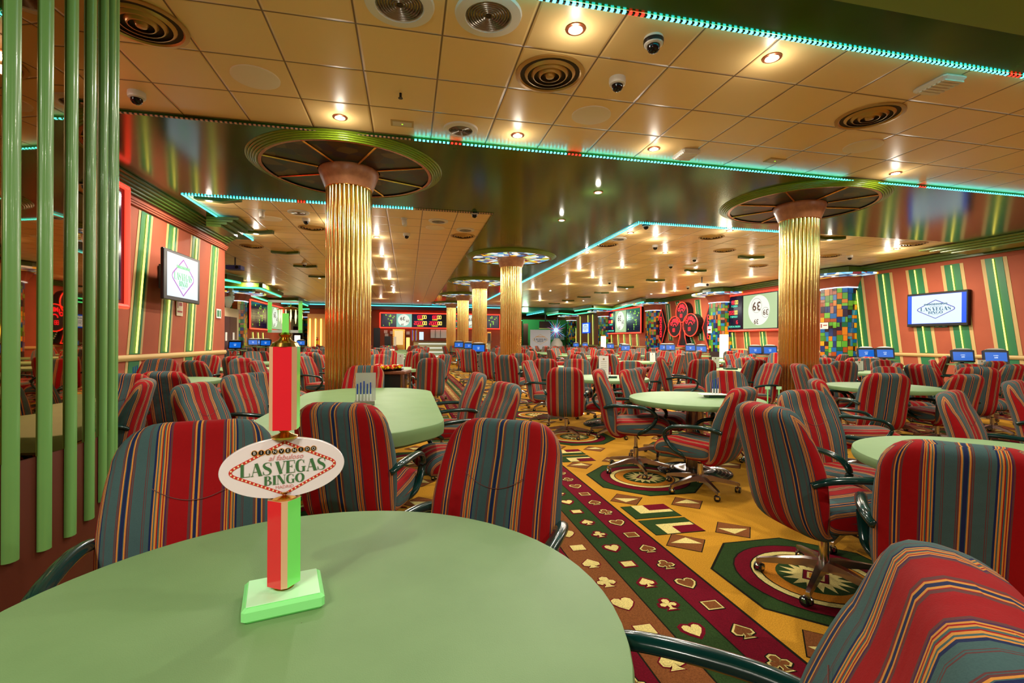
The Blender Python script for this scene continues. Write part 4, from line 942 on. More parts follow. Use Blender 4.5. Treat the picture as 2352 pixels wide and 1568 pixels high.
# ================================================================ PEN HOLDERS, MENUS ON TABLES
def pen_holder(px, py, d, rz, label, tray=False, npen=5):
    x, y = at_d(px, d); t = thing('pen_holder', label, 'pen holder', (x, y, .7505), rz, 'pen holders on the tables')
    if tray:
        g = G(); g.box(-.12, -.07, 0, .12, .07, .03, mat('dark_green_tray', (22, 60, 44), .3)); g.build('tray', t); zb = .03
    else:
        g = G(); g.box(-.085, -.045, 0, .085, .045, .035, mat('brushed_grey_block', (150, 142, 132), .35, .6), bev=.003); g.build('base_block', t); zb = .035
        g = G(); g.box(-.075, .012, zb, .095, .017, zb + .245, CLEAR); g.build('acrylic_plate', t)
    for i in range(npen):
        h = .15 + .012 * ((i * 7) % 3); g = G(); xx = -.06 + i * .0275
        g.lathe([(.006, zb), (.0065, zb + .06)], PENW, 8, M=T(xx, -.012, 0)); g.lathe([(.0055, zb + .06), (.005, zb + h)], PENB, 8, M=T(xx, -.012, 0)); g.build('pen', t)
    return t
pen_holder(838, 932, 4.22, R(18) - YAW, 'clear acrylic pen holder with blue pens on the clipped-corner table')
th = pen_holder(1650, 908, 4.95, -YAW, 'dark green tray with upright pens on the single-post round table', True, 3)
g = G(); g.box(-.2, -.09, .031, .06, .05, .036, PAPER); g.build('paper_pad', th)
pen_holder(1678, 846, 10.0, -YAW, 'dark tray with pens on the small-looking table near the right-hand column', True, 3)
pen_holder(1398, 866, 7.5, -YAW, 'dark tray with pens beside the tall menu', True, 4)
pen_holder(318, 868, 6.6, -YAW, 'blue pens standing on the table by the left wall', True, 4)
def menu(px, d, w, h, label, lean=0):
    x, y = at_d(px, d); q = min(((hypot(x - a, y - b), a, b) for a, b in done), key=lambda v: v[0])
    if q[0] > .5: k = .5 / q[0]; x, y = q[1] + (x - q[1]) * k, q[2] + (y - q[2]) * k
    t = thing('menu_card', label, 'menu card', (x, y, .7505), -YAW + .1, 'standing menu cards')
    g = G(); g.box(-w / 2, -.012, 0, w / 2, -.006, h, PAPER, M=Rx(-.05)); g.build('card', t)
    g = G()
    for k in range(7): g.box(-w * .3, -.014, h * (.2 + .09 * k), w * .3, -.0125, h * (.2 + .09 * k) + h * .012, mat('grey_print', (150, 146, 138), .6), M=Rx(-.05))
    disc(g, 0, h * .86, w * .1, mat('tan_print', (150, 120, 80), .6), Rx(-.05) @ T(0, -.0145, 0) @ Rx(pi / 2) , 0, 10); g.build('print', t)
    g = G(); g.box(-w / 2, -.03, 0, w / 2, .03, .008, BLACKP); g.build('foot', t); return t
menu(1387, 7.35, .15, .345, 'tall white menu card standing beside the blue pens on its table')
menu(920, 9.3, .13, .30, 'white menu card beyond the fruit bowls'); menu(893, 14.0, .13, .3, 'small white menu card deep in the left half of the hall')
menu(1562, 12.5, .15, .26, 'white paper stand among the chairs before the clover sign'); menu(1594, 11.5, .16, .24, 'white leaning card among the chairs left of the glowing lamp')
menu(2181, 9.9, .18, .24, 'white card on the table below the right wall terminals'); menu(1946, 10.0, .17, .2, 'white card with dark print right of the right-hand gold column'); menu(1926, 9.8, .22, .13, 'low white card right of the right-hand gold column')

# ================================================================ SERVICE TROLLEY with bowls of wrapped sweets
cx_, cy_2 = at_d(868, 6.62)
t = thing('service_trolley', 'dark service trolley standing behind the clipped-corner table', 'trolley', (cx_, cy_2, 0), -YAW)
g = G(); g.box(-.32, -.22, .86, .42, .22, .90, WOOD, bev=.008); g.build('top_shelf', t)
g = G(); g.box(-.05, -.2, .42, .36, .2, .86, mat('dark_glass_box', (30, 34, 30), .08)); g.build('glass_cabinet', t)
g = G(); g.box(-.02, -.22, .30, .34, .22, .40, mat('perforated_steel', (190, 185, 175), .3, .7)); g.build('steel_drawer', t)
for x, y in ((-.3, -.2), (.4, -.2), (-.3, .2), (.4, .2)):
    g = G(); g.lathe([(.014, .0), (.014, .86)], CHROME, 8, M=T(x, y, 0)); g.build('leg', t)
YEL, REDP = mat('yellow_wrapper', (240, 200, 20), .35), mat('red_wrapper', (215, 30, 24), .35)
def bowl(px, d, z, w, label):
    x, y = at_d(px, d); t = thing('sweet_bowl', label, 'bowl', (x, y, z), 0, 'bowls of wrapped sweets')
    g = G(); g.lathe([(w * .6, 0), (w, .03), (w * .96, .03), (w * .56, .006)], BLACKP, 20); g.build('bowl', t)
    for m, n_ in ((YEL, 'yellow_sweets'), (REDP, 'red_sweets')):
        g = G()
        for k in range(16):
            a, r = random.uniform(0, 2 * pi), random.uniform(0, w * .7); g.box(-.022, -.015, -.012, .022, .015, .014, m, M=T(r * cos(a), r * sin(a), .035 + random.uniform(0, .03)) @ Rz(a) @ Rx(a))
        tag(g.build(n_, t), kind='stuff')
bowl(888, 6.5, .901, .13, 'black bowl of yellow and red wrapped sweets on the trolley, front one'); bowl(912, 6.66, .901, .10, 'black bowl of yellow wrapped sweets at the trolley edge')
bowl(868, 6.75, .901, .085, 'small bowl of wrapped sweets at the back of the trolley, next to the gold column')
g = G()
for k in range(7): g.box(-.14, -.1, .004 * k, .14, .1, .004 * k + .003, PAPER if k % 2 else CREAMW, M=Rz(.15 * sin(k * 3)))
o = g.build('paper_stack', None, (*at_d(824, 6.42), .901)); tag(o, 'loose stack of white papers in front of the left gold column', 'papers')

# ================================================================ SCREENS AND SIGNS ON THE WALLS
def frame_on(x, y, z, sgn): # matrix: x right as seen by a viewer in the room, y up, z out of the wall (walls parallel to y)
    return T(x, y, z) @ Matrix(((0, 0, sgn, 0), (sgn, 0, 0, 0), (0, 1, 0, 0), (0, 0, 0, 1)))
LOGO_SCR = lambda a, b, c: (mat('lit_' + a, b, .4, emit=.9, ec=b), mat('lit_' + a, b, .4), mat('lit_' + c[0], c[1], .4, emit=.8, ec=c[1]), mat('lit_grey', (170, 190, 210), .4, emit=.7, ec=(170, 190, 210)), mat('lit_' + c[0], c[1], .4), SCREENW, mat('lit_' + c[0], c[1], .4))
# left wall television
A, B = on_x(376, 626, XL + .3), on_x(459, 650, XL + .3)
w, h = B.y - A.y, 119 / F * ((A - ORG) @ Vector((sin(YAW), cos(YAW), 0)))
t = thing('wall_television', 'black framed television with green club logo on a white screen, left wall', 'television', (XL + .3, (A.y + B.y) / 2, A.z), 0)
M = frame_on(0, 0, 0, 1) @ Matrix.Diagonal((1, 1, 1, 1))
M = Matrix(((0, 0, 1, 0), (1, 0, 0, 0), (0, 1, 0, 0), (0, 0, 0, 1)))
g = G(); g.box(-w / 2, -h / 2, -.05, w / 2, h / 2, 0, BLACKP, M=M, bev=.01); g.build('bezel', t)
g = G(); g.poly([(-w * .42, -h * .42, .002), (w * .43, -h * .42, .002), (w * .43, h * .44, .002), (-w * .42, h * .44, .002)], SCREENW, M); g.build('screen', t)
logo(t, w * .66, M @ T(0, 0, .004) @ Matrix.Diagonal((1, 1.15, 1, 1)), LOGO_SCR('magenta', (170, 70, 190), ('green', (40, 210, 90))), True, False)
g = G(); g.box(-.2, -.2, -.28, .2, .2, -.05, DKGREY, M=M); g.build('bracket', t)
# right wall television
A, B = on_x(2083, 714, XR - .12), on_x(2223, 705, XR - .12); w = abs(A.y - B.y); h = 78 / F * ((A + B) / 2 - ORG).dot(Vector((sin(YAW), cos(YAW), 0)))
t = thing('wall_television', 'wide television with blue edges and club logo on the right wall', 'television', (XR - .12, (A.y + B.y) / 2, (A.z + B.z) / 2), 0)
MRT = Matrix(((0, 0, -1, 0), (-1, 0, 0, 0), (0, 1, 0, 0), (0, 0, 0, 1)))
g = G(); g.box(-w / 2, -h / 2, -.11, w / 2, h / 2, 0, BLACKP, M=MRT, bev=.01); g.build('bezel', t)
g = G(); g.poly([(-w * .48, -h * .42, .002), (w * .48, -h * .42, .002), (w * .48, h * .44, .002), (-w * .48, h * .44, .002)], SCRBLUE, MRT); g.poly([(-w * .41, -h * .41, .004), (w * .41, -h * .41, .004), (w * .41, h * .43, .004), (-w * .41, h * .43, .004)], SCREENW, MRT); g.build('screen', t)
logo(t, w * .68, MRT @ T(0, 0, .006) @ Matrix.Diagonal((1, .8, 1, 1)), LOGO_SCR('indigo', (50, 50, 180), ('deep_teal', (20, 100, 140))), False)
g = G(); A_ = on_x(2161, 747, XR - .02); g.box(-.16, -.05, 0, .16, .05, .015, mat('exit_green', (20, 90, 60), .4, emit=.2), M=T(*A_) @ MRT); g.box(.05, -.03, .015, .12, .03, .017, PAPER, M=T(*A_) @ MRT); g.box(-.12, -.03, .015, -.04, .02, .017, PAPER, M=T(*A_) @ MRT)
tag(g.build('exit_plate'), 'small dark exit plate under the right wall television', 'sign')
# notices
def notice(p, w, h, M, label, c=PAPER, marks=()):
    g = G(); g.box(-w / 2, -h / 2, 0, w / 2, h / 2, .008, c, M=T(*p) @ M)
    for (x0, y0, x1, y1, m) in marks: g.poly([(x0 * w, y0 * h, .009), (x1 * w, y0 * h, .009), (x1 * w, y1 * h, .009), (x0 * w, y1 * h, .009)], m, T(*p) @ M)
    return tag(g.build('notice_sign'), label, 'sign')
PRR = mat('print_dark_red', (150, 24, 24), .5)
notice(on_x(412, 706, XL + .01), .24, .3, M, 'cream no-smoking notice below the left wall television', CREAMW, ((-.1, .1, .4, .3, PRR), (-.4, -.05, -.25, .35, PRR), (-.4, -.3, .4, -.2, PRR)))
notice(on_x(502, 720, XL + .01), .26, .2, M, 'green and white running man exit sign at the end of the left wall', PAPER, ((-.4, -.35, .05, .35, mat('exit_sign_green', (20, 120, 70), .5)), (.15, -.35, .4, .35, mat('exit_sign_green', (20, 120, 70), .5))))
notice(on_x(1957, 744, XR - .01), .2, .3, MRT, 'dark red extinguisher sign on the right wall', PRR, ((-.35, -.1, .35, .4, PAPER), (-.2, 0, .2, .3, PRR), (-.4, -.4, .4, -.25, PAPER)))
notice(on_x(1893, 748, XR - .77), .3, .2, MRT, 'white no-smoking notice on the nearest mosaic pilaster', PAPER, ((-.4, -.3, -.25, .3, PRR), (-.1, 0, .4, .15, PRR)))
notice(on_x(1630, 757, XR - .77), .3, .3, MRT, 'white notice on the mosaic pilaster beside the clover sign', PAPER, ((-.3, -.1, .3, .1, PRR),))
def extinguisher(p, label, M0):
    t = thing('fire_extinguisher', label, 'fire extinguisher', p, 0, 'fire extinguishers'); r = .085
    g = G(); g.lathe([(.0, 0), (r, .01), (r, .42), (r * .7, .48), (.03, .50)], mat('extinguisher_red', (190, 20, 16), .25), 20); g.build('cylinder', t)
    g = G(); g.lathe([(r + .001, .14), (r + .001, .38)], mat('yellow_label', (230, 190, 20), .5), 20, cap=False); g.build('label_band', t)
    g = G(); g.lathe([(.02, .5), (.02, .56)], BLACKP, 10); g.box(-.06, -.012, .55, .07, .012, .57, BLACKP); g.build('valve', t)
    g = G(); g.tube(catmull([(0, 0, .54), (-.08, .08, .56), (-.11, .12, .4), (-.09, .08, .2)], 5), .012, BLACKP, 6); g.build('hose', t)
p = on_x(1952, 804, XR - .12); extinguisher((p.x, p.y, p.z), 'red fire extinguisher with yellow label on the right wall', None)
p = on_x(1506, 797, XR - .3); extinguisher((XR - .12, p.y - .3, p.z), 'red fire extinguisher beside the clover sign', None)

# seven segment digits
SEG = {'0': 'abcdef', '1': 'bc', '2': 'abged', '3': 'abgcd', '4': 'fgbc', '5': 'afgcd', '6': 'afgedc', '8': 'abcdefg', '9': 'abcfgd'}
def seven(g, s, x, y, h, m, M, m2=None, split=99):
    w = h * .5
    for i, ch in enumerate(s):
        mm = m if i < split else (m2 or m); X = x + i * w * 1.35
        sg = {'a': (0, h, w, h), 'd': (0, 0, w, 0), 'g': (0, h / 2, w, h / 2), 'b': (w, h / 2, w, h), 'c': (w, 0, w, h / 2), 'e': (0, 0, 0, h / 2), 'f': (0, h / 2, 0, h)}
        for k in SEG[ch]:
            a, b, c, d = sg[k]; ribbon(g, [(X + a, y + b), (X + c, y + d)], [h * .15] * 2, mm, M, .012)
DR, DY, DT = mat('red_lit_digit', (255, 40, 60), .4, emit=2.2, ec=(255, 26, 44)), mat('amber_lit_digit', (255, 225, 120), .4, emit=2.4, ec=(255, 205, 80)), mat('teal_lit_caption', (130, 255, 220), .4, emit=1.2, ec=(90, 240, 200))
DYL = mat('yellow_lit_caption', (240, 230, 60), .4, emit=1.4, ec=(235, 220, 40)); DGL = mat('lime_lit_number', (190, 255, 60), .4, emit=1.6, ec=(170, 245, 50))
def ball_panel(g, x0, y0, x1, y1, M, tint):
    g.poly([(x0, y0, .01), (x1, y0, .01), (x1, y1, .01), (x0, y1, .01)], tint, M)
    cx, cy = (x0 + x1) / 2 - (x1 - x0) * .02, (y0 + y1) / 2 + (y1 - y0) * .03; r = (y1 - y0) * .44
    pale = mat('ball_white_glow', (244, 250, 232), .4, emit=.95, ec=(240, 248, 228)); ink = mat('ball_ink_brown', (132, 84, 66), .5, emit=.35, ec=(132, 84, 66))
    disc(g, cx, cy, r, pale, M, .014, 30)
    def ring(x, y, q): ribbon(g, [(x + q * cos(2 * pi * i / 24), y + q * sin(2 * pi * i / 24)) for i in range(25)], [r * .02] * 25, mat('ball_ring', (150, 150, 120), .5, emit=.4), M, .018)
    ring(cx - r * .2, cy + r * .32, r * .48); ring(cx + r * .62, cy - r * .18, r * .33)
    for (x, y, s) in ((cx - r * .2, cy + r * .30, 1.0), (cx + r * .64, cy - r * .15, .62), (cx - r * .22, cy - r * .74, .55)):
        text(g, '39', 0, 0, r * .82 * s, ink, M @ T(x, y, .02) @ Rz(pi), bold=.02)
def number_panel(g, x0, y0, x1, y1, M, lit, seed=0):
    g.poly([(x0, y0, .01), (x1, y0, .01), (x1, y1, .01), (x0, y1, .01)], DARKSCR, M); W_, H_ = x1 - x0, y1 - y0
    dimt = mat('dim_number', (50, 56, 96), .5, emit=.15)
    for i in range(9):
        for j in range(10):
            x, y = x0 + W_ * (.08 + .84 * (j + .5) / 10), y0 + H_ * (.06 + .88 * (i + .5) / 9); on = (i, j) in lit
            hh = H_ * .05
            if on: text(g, str(i * 10 + j), x, y, hh * 1.7, DGL, M, z=.014, bold=.03)
            elif H_ > .5 and seed: text(g, str(i * 10 + j), x, y, hh * 1.3, dimt, M, z=.013)
LIT = {(8, 2), (8, 6), (7, 5), (7, 9), (7, 6), (6, 8), (5, 4), (4, 6), (4, 7), (3, 7), (2, 5), (1, 5), (2, 7), (0, 0), (0, 5)}
GREENBG = mat('pale_green_lit_panel', (190, 220, 170), .4, emit=.8, ec=(184, 214, 160)); MINT = mat('mint_lit_panel', (150, 215, 195), .4, emit=.8, ec=(150, 215, 195))
def board(name, label, loc, M, w, h, panels, neon=True, text_mat=DT):
    t = thing(name, label, 'display board', loc, 0, 'red neon framed bingo boards')
    g = G(); g.box(-w / 2, -h / 2, -.14, w / 2, h / 2, 0, BLACKP, M=M); g.build('casing', t)
    g = G(); k = .035
    for a in (((-w / 2, h / 2), (w / 2, h / 2)), ((w / 2, h / 2), (w / 2, -h / 2)), ((w / 2, -h / 2), (-w / 2, -h / 2)), ((-w / 2, -h / 2), (-w / 2, h / 2))):
        g.tube([M @ Vector((*a[0], .03)), M @ Vector((*a[1], .03))], k, NEON_R, 8)
    tag(g.build('neon_frame', t), 'red neon frame')
    for kind, x0, x1 in panels:
        X0, X1 = -w / 2 + w * x0, -w / 2 + w * x1; Y0_, Y1_ = -h * .45, h * .45; g = G(); W_, H_ = X1 - X0, Y1_ - Y0_
        if kind == 'ball': ball_panel(g, X0, Y0_, X1, Y1_, M, GREENBG); g.build('ball_screen', t)
        elif kind == 'ballm': ball_panel(g, X0, Y0_, X1, Y1_, M, MINT); g.build('ball_screen', t)
        elif kind == 'num': number_panel(g, X0, Y0_, X1, Y1_, M, LIT, 1); g.build('number_grid', t)
        elif kind == 'prize':
            g.poly([(X0, Y0_, .01), (X1, Y0_, .01), (X1, Y1_, .01), (X0, Y1_, .01)], DARKSCR, M); hh = min(H_ * .15, W_ * .14)
            seven(g, '18000', X0 + W_ * .3, Y1_ - H_ * .22, hh, DR, M, DY, 3); text(g, 'P.LINEA', X0 + W_ * .55, Y1_ - H_ * .29, hh * .8, text_mat, M, z=.014, bold=.02)
            seven(g, '202000', X0 + W_ * .18, Y1_ - H_ * .54, hh, DR, M, DY, 4); text(g, 'P.BINGO', X0 + W_ * .52, Y1_ - H_ * .62, hh * .8, text_mat, M, z=.014, bold=.02)
            seven(g, '15', X0 + W_ * .6, Y1_ - H_ * .84, hh * .9, DR, M); text(g, 'N.TOPE', X0 + W_ * .25, Y1_ - H_ * .93, hh * .75, text_mat, M, z=.014, bold=.02); text(g, 'N.ORDEN', X0 + W_ * .68, Y1_ - H_ * .93, hh * .75, text_mat, M, z=.014, bold=.02); g.build('prize_panel', t)
        elif kind == 'prize2':
            g.poly([(X0, Y0_, .01), (X1, Y0_, .01), (X1, Y1_, .01), (X0, Y1_, .01)], DARKSCR, M); hh = H_ * .24
            seven(g, '18000' if x0 < .4 else '200', X0 + W_ * (.2 if x0 < .4 else .3), Y1_ - H_ * .34, hh, DR, M, DY, 3 if x0 < .4 else 1); text(g, 'P.LINEA', (X0 + X1) / 2, Y1_ - H_ * .42, hh * .5, DYL, M, z=.014, bold=.03)
            seven(g, '202000' if x0 < .4 else '2400', X0 + W_ * .08, Y1_ - H_ * .80, hh, DR, M, DY, 4); text(g, 'P.BINGO', (X0 + X1) / 2, Y1_ - H_ * .90, hh * .5, DYL, M, z=.014, bold=.03); g.build('prize_panel', t)
    return t
# right wall boards
a, b = on_x(1665, 715, XR - .15), on_x(1800, 715, XR - .15); ytop, ybot = on_x(1668, 681, XR - .15).z, on_x(1668, 760, XR - .15).z
w = a.y - on_x(1838, 715, XR - .15).y
board('bingo_board', 'red neon framed board with the largest ball screen, left of the right-hand gold column', (XR - .15, a.y - w / 2, (ytop + ybot) / 2), MRT, w, ytop - ybot, [('prize', .02, .27), ('ball', .29, .74), ('num', .76, .98)])
a, b = on_x(1394, 740, XR - .15), on_x(1473, 740, XR - .15); ytop, ybot = on_x(1396, 715, XR - .15).z, on_x(1396, 766, XR - .15).z
board('bingo_board', 'red neon framed board with ball screen and number grid, left of the clover sign', (XR - .15, (a.y + b.y) / 2, (ytop + ybot) / 2), MRT, a.y - b.y, ytop - ybot, [('prize', .02, .26), ('ball', .28, .6), ('num', .62, .98)])
# left wall boards
a, b = on_x(573, 724, XL2 + .15), on_x(650, 724, XL2 + .15); ytop, ybot = on_x(575, 688, XL2 + .15).z, on_x(575, 754, XL2 + .15).z
board('bingo_board', 'red neon framed number board behind the card frame of the sign stand', (XL2 + .15, (a.y + b.y) / 2, (ytop + ybot) / 2), M, b.y - a.y, ytop - ybot, [('num', .02, .44), ('ball', .47, .98)])
a = on_x(287, 570, XL + .15); zt_, zb_ = on_x(286, 432, XL + .15).z, on_x(286, 704, XL + .15).z
board('bingo_board', 'edge of a red neon framed board behind the mirrored pillar', (XL + .15, a.y - 1.6, (zt_ + zb_) / 2), M, 3.2, zt_ - zb_, [('num', .03, .5), ('prize', .52, .97)])
# board above the bar
MB = Matrix(((1, 0, 0, 0), (0, 0, -1, 0), (0, 1, 0, 0), (0, 0, 0, 1)))
a, b = on_y(873, 735, YBAR - .16), on_y(1148, 740, YBAR - .16); ytop, ybot = on_y(873, 718, YBAR - .16).z, on_y(873, 752, YBAR - .16).z
board('bingo_board', 'long red neon framed board above the bar at the far end', ((a.x + b.x) / 2, YBAR - .16, (ytop + ybot) / 2), MB, b.x - a.x, ytop - ybot, [('num', .015, .125), ('ballm', .13, .255), ('prize2', .265, .385), ('prize2', .39, .5), ('prize', .6, .68), ('ballm', .7, .82), ('num', .84, .985)])
g = G(); g.box(-6.2, YBAR - .7, CZ - .35, BX1, YBAR - .05, CZ - .06, mat('dark_red_soffit', (90, 20, 20), .3)); tag(g.build('ceiling_bar_soffit'), kind='structure')
g = G(); g.tube([(XL2 + .1, YBAR - .8, CZ - .1), (b.x, YBAR - .8, CZ - .1)], .03, NEON_C, 6); tag(g.build('led_strip'), 'straight cyan light line above the bar board', 'led strip')
# bar counter and what stands behind it
t = thing('bar_counter', 'cream ribbed bar counter with glowing ledges at the far end', 'bar counter', (0, 0, 0)); a = on_y(950, 800, 30.6); b = on_y(1026, 800, 30.6)
LEDW = mat('white_glow_ledge', (235, 240, 225), .4, emit=1.4)
g = G(); g.box(a.x, 30.6, 0, 5.2, 31.3, 1.22, mat('ribbed_cream_counter', (170, 165, 130), .3)); g.build('body', t)
g = G(); g.box(a.x - .1, 30.45, 1.22, 5.3, 31.4, 1.3, WOOD); g.build('worktop', t)
for k in range(4): g = G(); g.box(a.x + .3, 30.53, .3 + .26 * k, 5.0, 30.6, .34 + .26 * k, LEDW); g.build('glowing_ledge', t)
g = G(); g.box(a.x - .3, 30.2, .05, 5.0, 30.3, .1, NEON_C); g.build('foot_light', t)
def far_box(name, px0, py0, px1, py1, y, dep, m, label, cat, extra=None, group=None, zb=None):
    p, q = on_y(px0, py1, y), on_y(px1, py0, y)
    if zb is not None: p.z = zb
    g = G(); g.box(p.x, y, p.z, q.x, y + dep, q.z, m)
    if extra:
        for (u0, v0, u1, v1, mm) in extra: g.box(p.x + (q.x - p.x) * u0, y - .03, p.z + (q.z - p.z) * v0, p.x + (q.x - p.x) * u1, y, p.z + (q.z - p.z) * v1, mm)
    return tag(g.build(name), label, cat, group)
SIL = mat('lit_mirror_glow', (250, 225, 170), .2, emit=.9, ec=(250, 215, 150)); STEEL = mat('coffee_machine_steel', (180, 175, 165), .25, .9)
far_box('drinks_cabinet', 902, 756, 930, 789, YBAR - .9, .5, BRASS, 'brass framed lit glass cabinet behind the bar', 'cabinet', ((.15, .5, .85, .95, SIL),), zb=0)
far_box('door_1', 858, 753, 873, 800, YBAR - .2, .1, mat('dark_blue_doorway', (14, 24, 40), .3), 'dark doorway at the far left of the bar', 'doorway')['kind'] = 'structure'
far_box('wall_whiteboard', 989, 757, 1026, 776, YBAR - .1, .06, PAPER, 'white panel on the wall behind the bar', 'whiteboard', ((.28, .05, .3, .95, DKGREY), (.6, .05, .62, .95, DKGREY)))
far_box('till_screen', 963, 762, 973, 773, 31.2, .06, SCREENW, 'lit till screen on the bar counter', 'screen', ((0, 0, 1, .08, DKGREY),), zb=1.3)
for i, (u, v) in enumerate(((882, 758), (884, 766), (896, 760), (933, 761))): far_box('wall_notice', u, v, u + 8, v + 7, YBAR - .06, .03, PAPER, 'small paper notice pinned on the bar wall', 'notice', None, 'paper notices on the bar wall')
for i in range(9): far_box('bottle', 945 + i * 1.9, 756 + (i % 3) * 1.5, 946.5 + i * 1.9, 774, 31.0, .08, [REDP, SCREENB, YEL, WOOD][i % 4], 'coloured bottle on the bar back shelf', 'bottle', None, 'bottles behind the bar', 1.3)
far_box('coffee_machine', 883, 772, 898, 784, 30.9, .4, BLACKP, 'black coffee machine with green buttons at the far bar', 'coffee machine', ((.1, .55, .35, .62, DGL), (.55, .55, .8, .62, DGL)), zb=0)
far_box('glass_stack', 904, 773, 910, 789, 30.5, .1, WHITE, 'white column of stacked cups by the bar', 'cup stack', zb=0)
far_box('table_lamp', 933, 775, 941, 790, 30.2, .25, mat('warm_lamp_shade', (255, 200, 110), .5, emit=3, ec=(255, 180, 80)), 'warm glowing lamp beside the bar', 'lamp', zb=0)
far_box('liquor_cabinet', 1119, 762, 1128, 795, YBAR - .6, .4, BRASS, 'brass and glass cabinet between the third column and middle column', 'cabinet', ((.1, .5, .9, .95, DKGREY),), zb=0)

# clover sign
def oval(cx, cy, rx, ry, rot=0, n=28): return [(cx + rx * cos(2 * pi * i / n) * cos(rot) - ry * sin(2 * pi * i / n) * sin(rot), cy + rx * cos(2 * pi * i / n) * sin(rot) + ry * sin(2 * pi * i / n) * cos(rot)) for i in range(n)]
c0 = on_x(1568, 738, XR - .3); dd = (c0 - ORG).dot(Vector((sin(YAW), cos(YAW), 0)))
ylo, yhi = on_x(1535, 738, XR - .3).y, on_x(1602, 738, XR - .3).y; WW = ylo - yhi; HH = on_x(1568, 694, XR - .3).z - on_x(1568, 795, XR - .3).z
t = thing('clover_sign', 'big black three-leaf clover sign outlined and lettered in red neon', 'neon sign', (XR - .3, c0.y, on_x(1568, 744, XR - .3).z))
SX, SZ = WW, HH
for (cx, cy, rx, ry) in ((-.02, .27, .2, .23), (-.27, -.05, .23, .235), (.27, -.03, .24, .25)):
    o = [(x * SX, y * SZ) for x, y in oval(cx, cy, rx, ry)]; lf = G(); lf.prism(o, -.28, 0, BLACKP, MRT); L_ = lf.build('leaf', t)
    g = G(); g.tube([MRT @ Vector((x, y, .03)) for x, y in o + o[:1]], .02, NEON_R, 6); g.build('neon_outline', L_)
    g = G()
    for k in range(6):
        an = pi * (.15 + .14 * k); text(g, 'PREMIOS'[k], 0, 0, .24, DR, MRT @ T((cx + rx * .58 * cos(an)) * SX, (cy + ry * .6 * sin(an)) * SZ, .02) @ Rz(an - pi / 2) @ Matrix.Diagonal((-1, 1, 1, 1)) if False else MRT @ T((cx + rx * .58 * cos(an)) * SX, (cy + ry * .6 * sin(an)) * SZ, .02), bold=.05)
    ribbon(g, [((cx + rx * .25 * cos(q)) * SX, (cy + ry * (.0 + .25 * sin(q))) * SZ) for q in [pi * i / 8 for i in range(9)]], [.05] * 9, DR, MRT, .02)
    seven(g, '88', (cx - rx * .3) * SX, (cy - ry * .5) * SZ, .16, DR, MRT @ T(0, 0, .01)); g.build('neon_lettering', L_)
g = G(); q = [(-.07, .1), (.07, .1), (.09, -.3), (.16, -.5), (-.16, -.5), (-.09, -.3)]; g.prism([(x * SX, y * SZ) for x, y in q][::-1], -.28, -.01, BLACKP, MRT); g.build('stalk', t)
g = G(); g.tube([MRT @ Vector((x * SX, y * SZ, .02)) for x, y in ((.08, -.15), (.09, -.3), (.16, -.5), (-.16, -.5), (-.09, -.3), (-.08, -.15))], .022, NEON_R, 6); g.build('stalk_neon', t)
for px, lab in ((1519, 'diamond shaped dark sign with red digits left of the clover'), (1629, 'diamond shaped dark sign half hidden right of the clover')):
    c = on_x(px, 752, XR - .2); t = thing('diamond_sign', lab, 'neon sign', (XR - .2, c.y, c.z), 0, 'diamond signs beside the clover'); W_ = .5; H_ = 1.0
    g = G(); o = [(0, -H_), (W_, 0), (0, H_), (-W_, 0)]; g.prism(o, -.1, 0, BLACKP, MRT); g.build('panel', t)
    g = G(); g.tube([MRT @ Vector((*q, .02)) for q in o + o[:1]], .012, NEON_R, 6); g.build('neon_outline', t)
    g = G()
    for k in range(3): seven(g, '8', -.12, -.5 + .38 * k, .3, DR, MRT)
    g.build('digits', t)
# small framed screen on the right wall, far
c = on_x(1345, 753, XR - .1); t = thing('framed_screen', 'small blue framed white screen far along the right wall', 'television', (XR - .1, c.y, c.z))
a, b = on_x(1337, 753, XR - .1), on_x(1353, 753, XR - .1); w = a.y - b.y; h = 24 / F * 37
g = G(); g.box(-w / 2, -h / 2, -.08, w / 2, h / 2, 0, SCRBLUE, M=MRT); g.build('bezel', t); g = G(); g.box(-w * .4, -h * .4, 0, w * .4, h * .4, .01, SCREENW, M=MRT); g.build('screen', t)
logo(t, w * .7, MRT @ T(0, 0, .02), LOGO_SCR('indigo', (50, 50, 180), ('deep_teal', (20, 100, 140))), False, False)
# glowing floor lamps
for px0, px1, py0, py1, x, l in ((1654, 1672, 768, 830, XR - 1.3, 'tall glowing white floor lamp below the large ball screen'), (1381, 1391, 772, 798, XR - 1.3, 'glowing white floor lamp beside the second ball screen'), (680, 686, 770, 790, XL2 + 1.2, 'glowing lamp at the foot of the left far wall')):
    c = on_x((px0 + px1) / 2, py0, x); w = .16; t = thing('floor_lamp', l, 'lamp', (c.x, c.y, 0), 0, 'glowing floor lamps'); zt_ = c.z
    g = G(); g.lathe([(w, .45), (w, zt_)], mat('lit_lamp_shade', (255, 250, 225), .5, emit=4.0, ec=(255, 236, 190)), 20); g.build('lamp_shade', t)
    g = G(); g.lathe([(.18, 0), (.18, .03), (.02, .04), (.02, .45)], DKGREY, 16); g.build('base', t); lamp(c.x + (-.3 if x > 0 else .3), c.y - .3, 1.3, 18, (1, .82, .55), .15)
